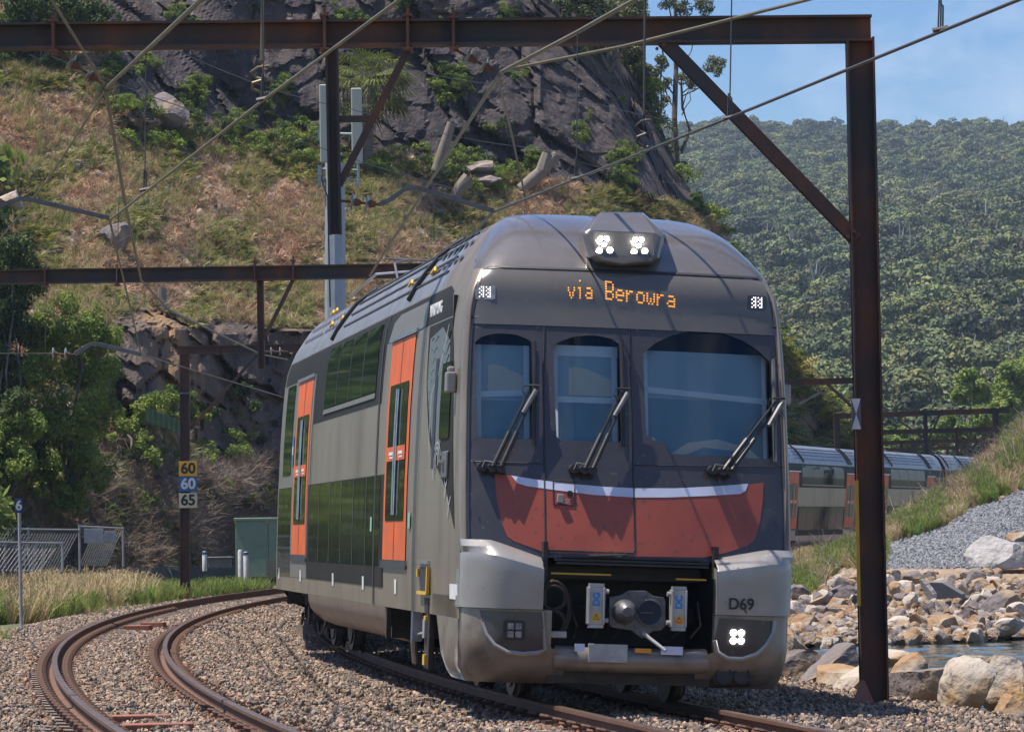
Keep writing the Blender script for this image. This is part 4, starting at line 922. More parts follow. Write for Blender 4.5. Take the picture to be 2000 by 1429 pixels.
# cab seen through the windows
def cx_(w): a = [p[0] for p in w]; b = [p[1] for p in w]; return min(a), max(a), min(b), max(b)
for wi, w in enumerate(WIN):
    x0, x1, z0, z1 = cx_(w); pane = patch('windscreen', w, fs(-.012), M['pane'], cabcar, du=.2, dv=.15)
    V = [(x, Fr(x, z) + .012, z) for x, z in w] + [(x, Fr(x, z) + .10, z) for x, z in w]; n = len(w)
    mesh_np('window_reveal', V, [(i, (i + 1) % n, n + (i + 1) % n, n + i) for i in range(n)], M['cabdark'], cabcar)
    dp = (.16, .16, .16)[wi]; zc = z1 - (.10, .09, .20)[wi]
    blind = patch('blind', rect(x0 + .0, z0 - .02, x1 + .0, zc), lambda x, z: (x, rake(z) + .07 * x * x + .07 + dp, z), M['cabblue'], cabcar, dv=.3, du=.2)
    zbar = z0 + (.39 if wi < 2 else .56); mb = MB()
    def bar(xa, za, xb, zb_, t): 
        for q in range(4):
            ta, tb = q / 4, (q + 1) / 4; pa = (xa + (xb - xa) * ta, za + (zb_ - za) * ta); pb = (xa + (xb - xa) * tb, za + (zb_ - za) * tb)
            f = lambda p: Vector((p[0], rake(p[1]) + .07 * p[0] ** 2 + .07 + dp - .02, p[1])); a3, b3 = f(pa), f(pb)
            sd = (b3 - a3).cross(Vector((0, 1, 0))).normalized() * t / 2
            mb.add([a3 - sd, a3 + sd, b3 + sd, b3 - sd], [(0, 1, 2, 3)])
    bar(x0 + .02, zbar + (.02 if wi == 0 else .05 if wi == 2 else 0), x1 - .0, zbar + (.05 if wi == 0 else -.02 if wi == 2 else 0), .055)
    bar(x0 + .045, z0, x0 + .045, zc, .045 if wi else .06); bar(x1 - .035, z0, x1 - .035, zc, .05 if wi < 2 else .035)
    if wi == 1: bar(x0, zc - .05, x1, zc - .05, .10)
    mb.build('blind_frame', M['cabframe'], blind)
    fi = lambda x, z: (x, rake(z) + .07 * x * x + .07 + dp - .012, z)
    if wi < 2: patch('back_window', [(x0 + .26 * (x1 - x0), zbar + .04), (x1 - .06, zbar + .04), (x1 - .06, zbar + .20), (x0 + .55 * (x1 - x0), zbar + .29), (x0 + .34 * (x1 - x0), zbar + .31), (x0 + .27 * (x1 - x0), zbar + .29)], fi, M['cabbeige'], blind, dv=.2)
    else: patch('driver_desk', [(x0 + .25, z0), (x1 - .08, z0), (x1 - .2, z0 + .10), (x1 - .5, z0 + .17), (x0 + .45, z0 + .13)], fi, M['cabbeige'], blind, dv=.2)
    patch('lower_wall', rect(x0, z0 - .01, x1, zbar - .03), lambda x, z: (x, rake(z) + .07 * x * x + .07 + dp - .006, z), M['cabblue2'], blind, dv=.2, du=.3)
    MB().box(((x0 + x1) / 2, 1.5, z1 - .1), (x1 - x0 + .2, .02, 1.0)).build('cab_back_wall', M['cabdark'], cabcar)
# destination display band
dz0, dz1 = 3.47, ZB - .01
disp = patch('display_window', [(-mask_edge(dz0), dz0), (mask_edge(dz0), dz0), (mask_edge(dz1), dz1), (-mask_edge(dz1), dz1)], fs(.012), M['ledglass'], cabcar, du=.08, dv=.06)
patch('brow_seam', [(-1.30, ZB + .01), (1.30, ZB + .01), (1.30, ZB + .03), (-1.30, ZB + .03)], lambda x, z: (x, Fr(x, z, False) - .012, z), M['roofdark'], cabcar, du=.15)
LED = {'v': ['.....', '.....', '.....', '#...#', '#...#', '.#.#.', '.#.#.', '..#..', '.....'], 'i': ['..#..', '.....', '.....', '.##..', '..#..', '..#..', '..#..', '..#..', '.....'],
       'a': ['.....', '.....', '.....', '.###.', '....#', '.####', '#...#', '.####', '.....'], 'B': ['####.', '#...#', '#...#', '#...#', '####.', '#...#', '#...#', '####.', '.....'],
       'e': ['.....', '.....', '.....', '.###.', '#...#', '#####', '#....', '.###.', '.....'], 'r': ['.....', '.....', '.....', '#.##.', '##...', '#....', '#....', '#....', '.....'],
       'o': ['.....', '.....', '.....', '.###.', '#...#', '#...#', '#...#', '.###.', '.....'], 'w': ['.....', '.....', '.....', '#...#', '#...#', '#.#.#', '#.#.#', '.#.#.', '.....']}
mb = MB()
def led_word(word, pxa, pya, pxb, pyb):
    n = len(word) * 6 - 1; (xa, za), (xb, zb2) = ff(pxa, pya), ff(pxb, pyb); dx = (xb - xa) / n; dz = .023
    for c, ch in enumerate(word):
        mb = MB()
        for r_, row in enumerate(LED[ch]):
            for k, q in enumerate(row):
                if q != '#': continue
                x = xa + (c * 6 + k + .5) * dx; z = za + (zb2 - za) * (c * 6 + k) / n - r_ * dz
                p = lambda a, b: (a, Fr(a, b) - .018, b)
                mb.add([p(x - dx * .46, z - dz * .32), p(x + dx * .46, z - dz * .32), p(x + dx * .46, z + dz * .32), p(x - dx * .46, z + dz * .32)], [(0, 1, 2, 3)])
        mb.build('display_letter', M['led'], disp)
led_word('via', 1108, 548, 1156, 549); led_word('Berowra', 1181, 550, 1318, 566)
for px, py in ((946, 571), (1477, 592)):
    x, z = ff(px, py); h = patch('marker_light', rrect(x - .085, z - .065, x + .10, z + .07, .02, 3), fs(.018), M['lens'] if px < 1000 else M['mask'], cabcar)
    mb = MB()
    for i in range(6):
        for j in range(6):
            if (i + j) % 2 and (i % 3 != 2): continue
            a, b = x - .05 + i * .017 + (.01 if i > 2 else 0), z - .045 + j * .018; mb.add([(a, Fr(a, b) - .026, b), (a + .009, Fr(a, b) - .026, b), (a + .009, Fr(a, b) - .026, b + .010), (a, Fr(a, b) - .026, b + .010)], [(0, 1, 2, 3)])
    mb.build('marker_lamp', M['lamplow'], h)
# red panel, pale band, door outline
RED = [(966, 925), (1016, 930), (1080, 942), (1160, 951), (1240, 956), (1320, 955), (1400, 951), (1460, 946), (1491, 942), (1490, 975), (1484, 1020), (1474, 1054), (1458, 1066), (1420, 1078), (1375, 1088), (1240, 1086), (1150, 1083), (1063, 1078), (1025, 1064), (1003, 1056), (990, 1046), (980, 1020), (970, 975)]
patch('red_panel', pxpoly(RED), fs(.004), M['redpanel'], cabcar, du=.12, dv=.12)
BAND = [(998, 928), (1040, 935), (1100, 943), (1180, 950), (1240, 953), (1320, 953), (1400, 949), (1461, 944), (1456, 958), (1446, 964), (1380, 968), (1300, 971), (1240, 971), (1160, 966), (1080, 956), (1030, 949), (1010, 943)]
patch('pale_band', pxpoly(BAND), fs(.008), M['lilac'], cabcar, du=.12, dv=.12)
def groove(name, pts, w, off, m, parent, closed=False, F=Fr):
    mb = MB(); P = [ff(a, b) for a, b in pts] if pts[0][0] > 100 else pts
    Q = []
    for i in range(len(P) - 1):
        n = max(1, int(math.hypot(P[i + 1][0] - P[i][0], P[i + 1][1] - P[i][1]) / .1))
        for k in range(n): Q.append((P[i][0] + (P[i + 1][0] - P[i][0]) * k / n, P[i][1] + (P[i + 1][1] - P[i][1]) * k / n))
    Q.append(P[-1]); mb.tube([(a, F(a, b) - off, b) for a, b in Q], w, 5); return mb.build(name, m, parent)
groove('front_door_seam', [(1063, 632), (1067, 627), (1223, 632), (1229, 637), (1232, 760), (1237, 920), (1240, 1074), (1234, 1080), (1070, 1074), (1065, 1070), (1063, 900), (1061, 760), (1063, 632)], .009, .003, M['black'], cabcar)
groove('panel_seam', [(912, 618), (1060, 626)], .006, .003, M['black'], cabcar); groove('panel_seam', [(1228, 632), (1524, 640)], .006, .003, M['black'], cabcar)
for px in range(1075, 1230, 18): x, z = ff(px, 1079); MB().tube([(x, Fr(x, z), z), (x, Fr(x, z) - .012, z)], .009, 6).build('screw', M['armgrey'], cabcar)
for px, py in ((925, 640), (925, 900), (1050, 640), (1050, 900), (1245, 645), (1245, 905), (1515, 700), (1518, 905), (935, 1010), (1518, 1020)): x, z = ff(px, py); MB().tube([(x, Fr(x, z), z), (x, Fr(x, z) - .010, z)], .010, 6).build('screw', M['armgrey'], cabcar)
groove('lower_mask_seam', [(915, 900), (1060, 905)], .004, .004, M['black'], cabcar); groove('lower_mask_seam', [(1240, 908), (1530, 912)], .004, .004, M['black'], cabcar)
groove('hatch_seam', [(1080, 937), (1122, 940), (1122, 987), (1080, 984), (1080, 937)], .005, .010, M['black'], cabcar)
x, z = ff(1093, 973); MB().box((x, Fr(x, z) - .03, z), (.055, .05, .075)).build('hatch_latch', M['alu'], cabcar, bevel=.006)
x, z = ff(1112, 963); MB().tube([(x, Fr(x, z) + .01, z), (x, Fr(x, z) - .03, z)], .026, 14).build('lock', M['black'], cabcar)
x, z = ff(1103, 977); mb = MB()
for k in range(4): mb.add([(x - .03, Fr(x, z) - .012, z - k * .012 + .01), (x + .06 - k * .012, Fr(x, z) - .012, z - k * .012 + .01), (x + .06 - k * .012, Fr(x, z) - .012, z - k * .012 + .014), (x - .03, Fr(x, z) - .012, z - k * .012 + .014)], [(0, 1, 2, 3)])
mb.build('hatch_lettering', M['white'], cabcar)
# wipers
def wiper(base, top, bl0, bl1, wide):
    mb = MB(); f = lambda px, py, o: (lambda q: Vector((q[0], Fr(*q) - o, q[1])))(ff(px, py))
    bx, by = base
    for dx in (-16, 4, 20): mb.tube([f(bx + dx, by + dx * .1, -.02), f(bx + dx, by + dx * .1, .12)], .042, 14)
    mb.tube([f(bx - 18, by, .10), f(bx + 24, by + 2, .10)], .022, 8)
    for dx in (4, 20):
        a = f(bx + dx, by - 2, .12); b = f(top[0] + (-8 if dx == 4 else 4), top[1] + 3, .10); m_ = a.lerp(b, .45)
        mb.tube([a, m_], .022, 8); mb.tube([m_, b], .012, 6)
    ar = mb.build('wiper_arm', M['blackpl'], cabcar, smooth=True)
    mb = MB(); t = f(top[0] + 4, top[1] + 6, .115); q = f(top[0] - 22, top[1] + 50, .12); mb.tube([t, q], [.028, .022], 8); mb.build('wiper_cover', M['armgrey'], ar, smooth=True)
    mb = MB(); mb.tube([f(top[0] - 12, top[1] - 4, .11), f(top[0] + 10, top[1] - 3, .11)], .012, 6)
    mb.tube([f(top[0] - 8, top[1] - 4, .11), f(top[0] - 20, top[1] - 2, .12), f(top[0] - 24, top[1] + 8, .12), f(top[0] - 16, top[1] + 18, .11)], .006, 5); mb.build('wiper_link', M['black'], ar)
    mb = MB(); mb.tube([f(*bl0, .06), f((bl0[0] + bl1[0]) / 2, (bl0[1] + bl1[1]) / 2, .075), f(*bl1, .06)], .016, 6); mb.tube([f(bl0[0], bl0[1] + 4, .02), f(*bl1, .02)], .012, 4); mb.build('wiper_blade', M['armgrey'] if wide else M['black'], ar)
    mb = MB(); mb.tube([f(bx - 18, by, .13), f(bx - 12, by - 13, .13), f(bx + 4, by - 10, .13)], .007, 5); mb.build('washer_hose', M['armgrey'], ar)
wiper((955, 913), (1040, 757), (1042, 668), (1041, 868), False); wiper((1134, 917), (1218, 763), (1212, 672), (1215, 872), False); wiper((1404, 920), (1518, 782), (1508, 702), (1512, 902), True)
# headlight housing on the dome
fd = lambda px, py, y: (lambda q: Vector((q[0], y, q[1])))(plane_hit(px, py, y))
front = [(1150, 452), (1158, 438), (1190, 430)]; 
ringF = [fd(*p) for p in [(1141, 458, .74), (1152, 449, .74), (1280, 455, .74), (1291, 463, .74), (1282, 500, .66), (1270, 511, .65), (1215, 517, .64), (1172, 509, .65), (1158, 500, .66)]]
ringM = [fd(*p) for p in [(1135, 452, .80), (1172, 416, 1.10), (1256, 418, 1.10), (1297, 456, .80), (1287, 505, .70), (1272, 515, .70), (1215, 520, .70), (1168, 513, .70), (1150, 503, .70)]]
ringB = [fd(*p) for p in [(1126, 455, 1.55), (1172, 414, 2.0), (1256, 415, 2.0), (1300, 455, 1.6), (1296, 500, 1.1), (1272, 520, .95), (1215, 525, .95), (1160, 520, .95), (1140, 495, 1.1)]]
V = ringF + ringM + ringB; n = 9; F_ = [list(range(n))] + [[i, (i + 1) % n, n + (i + 1) % n, n + i] for i in range(n)] + [[n + i, n + (i + 1) % n, 2 * n + (i + 1) % n, 2 * n + i] for i in range(n)]
mb = MB(); mb.add(V, F_); hh = mb.build('headlight_housing', M['dome'], cabcar, bevel=.025)
c_ = sum(ringF, Vector()) / n; rg = [c_ + (p - c_) * .92 + Vector((0, -.012, 0)) for p in ringF]
mb = MB(); mb.add(rg, [list(range(n))]); gl = mb.build('headlight_glass', M['ledglass'], hh)
for cxp in (1180, 1248):
    mb = MB(); rings = MB(); sh = 1 if cxp == 1180 else 3
    for dx, dy in ((-7, -14), (4, -14), (-1, -4), (-10, 6 + 3), (11, 8)):
        p = fd(cxp + dx, 480 + dy + sh, .67); mb.tube([p + Vector((0, .02, 0)), p + Vector((0, -.012, 0))], .026, 12); rings.tube([p + Vector((.034 * math.cos(a_), -.010, .034 * math.sin(a_))) for a_ in np.linspace(0, 6.283, 14)], .007, 5)
    mb.build('headlight', M['lamp'], hh); rings.build('headlight_reflector', M['chrome'], hh)
# upper bumper panels
def bumper_panel(left):
    if left: x0, x1, zt0, zt1, zb0 = -1.545, ff(1063, 1110, lambda x, z: -.18)[0], 1.475, 1.33, .86
    else: x0, x1, zt0, zt1, zb0 = 1.545, ff(1402, 1120, lambda x, z: -.18)[0], 1.46, 1.36, .86
    V = []; F = []; N = 18; rows = [(0, .0), (0, .02), (.10, -.10), (.19, -.165), (.22, -.18), (.32, -.185), (.45, -.185), (1, -.17), (1, -.03)]
    xs = [x0 + (x1 - x0) * t for t in (0, .01, .03, .06, .1, .16, .24, .34, .45, .6, .75, .9, .985, 1)]
    for x in xs:
        t = (x - x0) / (x1 - x0); ztop = np.interp(t, [0, .36, 1], [zt0, zt0, zt1]); e = 1.548 - abs(x)
        for r_, yo in rows:
            zz = ztop - r_ * (ztop - zb0); back = corner(max(e, 0), .42) * (1.25 if r_ > .15 else .8)
            V.append((x, yo + back + (.20 if r_ == 0 and yo == 0 else 0), zz))
    n = len(rows)
    for i in range(len(xs) - 1):
        for j in range(n - 1): F.append((i * n + j, i * n + j + 1, (i + 1) * n + j + 1, (i + 1) * n + j))
    for i in (0, len(xs) - 1):
        b = len(V); V += [(xs[i], .5, z_) for z_ in (zt0 if i == 0 else zt1, zb0)]; F += [(i * n + 3, i * n + 7, b + 1, b), (i * n + 1, i * n + 3, b, b), (i * n + 7, i * n + 8, b + 1, b + 1)]
    F = [f for f in F if len(set(f)) == 4]
    o = mesh_np('bumper_panel', V, F, M['bumper'], cabcar, smooth=True)
    try: o.data.set_sharp_from_angle(angle=R(28))
    except Exception: pass
    return o
bumper_panel(True); bp = bumper_panel(False)
x, z = plane_hit(1448, 1180, -.19); text('number_lettering', 'D69', .145, M['ink'], frame((x, -.195, z), (1, 0, 0), (0, 0, 1)), bp, bold=.002, sx=.95)
# lower cowls
def Fl(x, z):
    e = max(1.53 - .10 * max(0, .5 - z) - abs(x), 0); b = .60 * (1 - math.sqrt(max(1 - (max(0, .60 - z) / .44) ** 2, 0)))
    return -.14 + corner(e, .42) * 1.2 + b * .8
def cowl(s):
    V = []; F = []; zs = [.855, .80, .7, .6, .52, .45, .38, .32, .27, .23, .20, .185]
    for z in zs:
        outer = 1.53 - .10 * max(0, .5 - z) - .5 * max(0, .30 - z) ** 1.0; inn = .60 + (.15 if z > .5 else 0) + .5 * max(0, .3 - z)
        for t in (0, .02, .06, .12, .2, .3, .42, .55, .7, .85, 1): x = s * (outer + (inn - outer) * t); V.append((x, Fl(x, z), z))
        # flank running back
    n = 11
    for j in range(len(zs) - 1):
        for i in range(n - 1): F.append((j * n + i, j * n + i + 1, (j + 1) * n + i + 1, (j + 1) * n + i))
    o = len(V); ys = [.38, .7, 1.0, 1.3, 1.6, 2.0]
    for z in zs:
        outer = 1.53 - .10 * max(0, .5 - z) - .5 * max(0, .30 - z)
        for k, y in enumerate(ys):
            zz = max(z, float(np.interp(y, [.9, 1.3, 1.7, 2.02], [.18, .26, .45, .86]))); V.append((s * (outer if zz == z else 1.53 - .12 * max(0, .5 - zz)), max(y, Fl(s * outer, z)), zz))
    m = len(ys)
    for j in range(len(zs) - 1):
        F.append((j * n, o + j * m, o + (j + 1) * m, (j + 1) * n))
        for i in range(m - 1): F.append((o + j * m + i, o + j * m + i + 1, o + (j + 1) * m + i + 1, o + (j + 1) * m + i))
    return mesh_np('lower_cowl', V, F, M['cowl'], cabcar, smooth=True)
for s in (-1, 1): cowl(s)
fl = lambda off: (lambda x, z: (x, Fl(x, z) - off, z))
def flp(pts): return [ff(a, b, Fl) for a, b in pts]
LL = [(936, 1190), (1062, 1195), (1062, 1268), (1050, 1274), (1020, 1276), (990, 1272), (965, 1258), (950, 1238), (942, 1215)]
LR = [(1404, 1206), (1511, 1212), (1508, 1235), (1496, 1258), (1478, 1276), (1450, 1286), (1420, 1285), (1400, 1272), (1395, 1250)]
for k, poly in enumerate((LL, LR)):
    lp = flp(poly); lens = patch('lamp_recess', lp, fl(.006), M['mask'], cabcar, du=.1, dv=.1)
    c = sum(p[0] for p in lp) / len(lp), sum(p[1] for p in lp) / len(lp)
    rimv = [(a, Fl(a, b) - .012, b) for a, b in lp[1 if k == 0 else 1:]]; MB().tube(rimv, .022, 6).build('lamp_recess_rim', M['bumper'], cabcar, smooth=True)
    px, py = (1004, 1230) if k == 0 else (1439, 1243); x, z = ff(px, py, Fl)
    if k == 0: patch('lamp_unit', rrect(x - .10, z - .09, x + .10, z + .09, .02, 3), fl(.014), M['black'], lens)
    for i in (-1, 1):
        for j in (-1, 1):
            a, b = x + i * .036, z + j * .036; mb = MB()
            if k == 0: mb.box((a, Fl(a, b) - .022, b), (.056, .014, .056))
            else: mb.tube([(a, Fl(a, b) + .01, b), (a, Fl(a, b) - .022, b)], .027, 12)
            if k: MB().tube([(a + .036 * math.cos(t_), Fl(a, b) - .020, b + .036 * math.sin(t_)) for t_ in np.linspace(0, 6.283, 14)], .006, 5).build('lamp_bezel', M['chrome'], lens)
            mb.build('lamp', M['lens'] if k == 0 else M['lamp'], lens)
# horns under the right lamp
mb = MB()
for px in (1413, 1447): p = fd(px, 1319, -.02); mb.tube([p + Vector((0, .25, 0)), p, p + Vector((0, -.03, 0))], [.05, .07, .078], 18); mb.tube([p + Vector((.074 * math.cos(a), -.035, .074 * math.sin(a))) for a in np.linspace(0, 6.283, 20)], .009, 5); 
hn = mb.build('horn', M['black'], cabcar, smooth=True); p = fd(1430, 1319, .05); MB().box(p, (.40, .16, .19)).build('horn_bracket', M['under'], hn, bevel=.05)
# cavity with coupler
mb = MB(); mb.box((0, 1.25, 1.0), (1.56, .05, 1.2)); mb.box((0, .75, 1.44), (1.56, 1.0, .05)); mb.box((-.80, .6, 1.0), (.04, 1.2, .95)); mb.box((.78, .6, 1.0), (.04, 1.2, .95)); mb.box((0, .75, .50), (1.5, .9, .04))
mb.build('coupler_pocket', M['blackpl'], cabcar)
mb = MB()
for k, (yy, zz, wd) in enumerate(((.02, 1.345, 1.30), (-.03, 1.315, 1.42), (-.05, 1.285, 1.40))): mb.box((-.01, yy + .06, zz), (wd, .22, .02))
mb.box((-.01, .55, 1.20), (1.50, .1, .12)); mb.build('coupler_hatch', M['blackpl'], cabcar)
MB().box((-.25, -.02, 1.362), (.28, .1, .008)).build('hatch_label', mat('label_lime', (.45, .55, .25), .5), cabcar)
MB().box((-.47, -.0, 1.19), (.55, .02, .015)).build('hatch_rail', M['yellow'], cabcar); MB().box((.55, .0, 1.17), (.28, .02, .015)).build('hatch_rail', M['yellow'], cabcar)
mb = MB(); mb.tube([fd(1150, 1085, -.1), fd(1225, 1083, -.12)], .012, 6); mb.build('hatch_stay', M['black'], cabcar)
# coupler head
cp = lambda px, py, y=-.12: fd(px, py, y)
outl = [(1190, 1165), (1212, 1162), (1230, 1153), (1262, 1153), (1276, 1163), (1297, 1166), (1300, 1175), (1300, 1222), (1292, 1230), (1275, 1232), (1266, 1240), (1254, 1246), (1243, 1238), (1232, 1230), (1196, 1225), (1190, 1218)]
fr_ = [cp(*p) for p in outl]; bk_ = [p + Vector((0, .16, 0)) for p in fr_]; n = len(outl); mb = MB(); mb.add(fr_ + bk_, [list(range(n))] + [[i, (i + 1) % n, n + (i + 1) % n, n + i] for i in range(n)])
ch = mb.build('coupler', M['coupler'], cabcar, bevel=.006)
p = cp(1219, 1194); mb = MB(); q = p; mb.tube([q + Vector((0, .0, 0)), q + Vector((0, -.05, 0)), q + Vector((0, -.13, 0)), q + Vector((0, -.18, 0))], [.115, .11, .085, .045], 20); mb.box(q + Vector((.03, -.185, 0)), (.05, .04, .05)); mb.build('coupler_cone', M['coupler'], ch, smooth=True)
p = cp(1268, 1196); MB().tube([p + Vector((0, .01, 0)), p + Vector((0, -.008, 0))], .118, 24).build('coupler_cup', M['cabdark'], ch)
mb = MB(); mb.tube([p + Vector((.118 * math.cos(a), -.012, .118 * math.sin(a))) for a in np.linspace(0, 6.283, 25)], .010, 6); mb.tube([p + Vector((-.09, -.014, 0)), p + Vector((.03, -.014, 0))], .008, 6)
for px, py in ((1230, 1160), (1262, 1160), (1245, 1170), (1243, 1222), (1244, 1232)): c = cp(px, py); mb.tube([c + Vector((0, 0, 0)), c + Vector((0, -.016, 0))], .016, 10)
mb.build('coupler_ring', M['coupler'], ch, smooth=True)
MB().tube([cp(1256, 1236, -.15), cp(1300, 1270, -.32)], [.020, .016], 8).build('coupler_handle', M['alu'], ch, smooth=True)
MB().tube([cp(1245, 1195, .04), cp(1245, 1195, 1.2)], .10, 12).build('coupler_shank', M['under'], ch)
for k, (bx, by, w_px) in enumerate(((1163, 1182, 34), (1324, 1188, 32))):
    p = cp(bx, by, -.14); w = w_px / 214; eb = MB().box(p, (w, .12, .34)); 
    for sx in (-1, 1): eb.box(p + Vector((sx * w * .42, -.065, 0)), (.018, .02, .33))
    eh = eb.build('electric_head', M['alu'], cabcar, bevel=.006); mb = MB()
    for dz in (.185, -.185): MB().box(p + Vector((0, -.02, dz)), (w * .85, .08, .03)).build('head_guard', M['alu'], eh)
    sx = 1 if k == 0 else -1
    for dz in (.13, -.13): MB().tube([p + Vector((sx * (w / 2 + .0), -.03, dz)), p + Vector((sx * (w / 2 + .035), -.03, dz))], .022, 8).build('head_lug', M['alu'], eh)
    text('maker_lettering', 'DG' if k == 0 else 'DC', .085, M['blueink'], frame(p + Vector((0, -.062, .06)), (0, 0, 1), (-1, 0, 0)), eh, bold=.004)
    lb = MB().box(p + Vector((0, -.062, -.105)), (.075, .006, .075)).build('warning_label', M['yellow'] if k == 0 else M['orangelabel'], eh)
    mb = MB(); tri = [p + Vector((math.sin(a) * .03, -.068, math.cos(a) * .03 - .107)) for a in (0, 2.094, 4.189, 6.283)]; mb.tube(tri, .003, 4); mb.build('warning_triangle', M['ink'], lb)
mb = MB(); p = cp(1080, 1190, .0); mb.tube([p + Vector((.15 * math.cos(a), 0, .26 * math.sin(a))) for a in np.linspace(0, 6.283, 20)], .022, 6)
for dz in (.11, -.12): mb.tube([p + Vector((.11 * math.cos(a), -.01, dz + .11 * math.sin(a))) for a in np.linspace(0, 6.283, 18)], .018, 6)
mb.build('buffer_plate', M['under'], cabcar); MB().box(cp(1080, 1238, -.05), (.24, .08, .06)).build('grab_bracket', M['alu'], cabcar, bevel=.008)
mb = MB()
for k in range(7): a = cp(1110 + k * 42, 1175 + 12 * (k % 3), .1); b = cp(1120 + k * 38, 1245, .05); mb.tube([a, (a + b) / 2 + Vector((.05, -.06, -.05)), b], .012, 6)
mb.build('jumper_hose', M['under'], cabcar)
mb = MB(); mb.tube([(-.70, .0, .43), (-.4, -.03, .42), (.4, -.03, .42), (.70, 0, .43)], .115, 16); mb.build('bumper_beam', M['cowl'], cabcar, smooth=True)
mb = MB(); mb.box((0, .1, .28), (1.5, .15, .16)); mb.build('beam_underside', M['under'], cabcar)
MB().box(cp(1187, 1275, -.17), (.36, .03, .165)).build('coupler_step', M['alu'], cabcar, bevel=.004)
MB().box(cp(1132, 1264, -.155), (.09, .02, .07)).build('beam_plate', M['lilac'], cabcar); MB().box(cp(1312, 1270, -.155), (.20, .02, .075)).build('beam_plate', M['lilac'], cabcar)
MB().box(cp(1256, 1270, -.158), (.15, .012, .04)).build('beam_label', M['orangelabel'], cabcar)
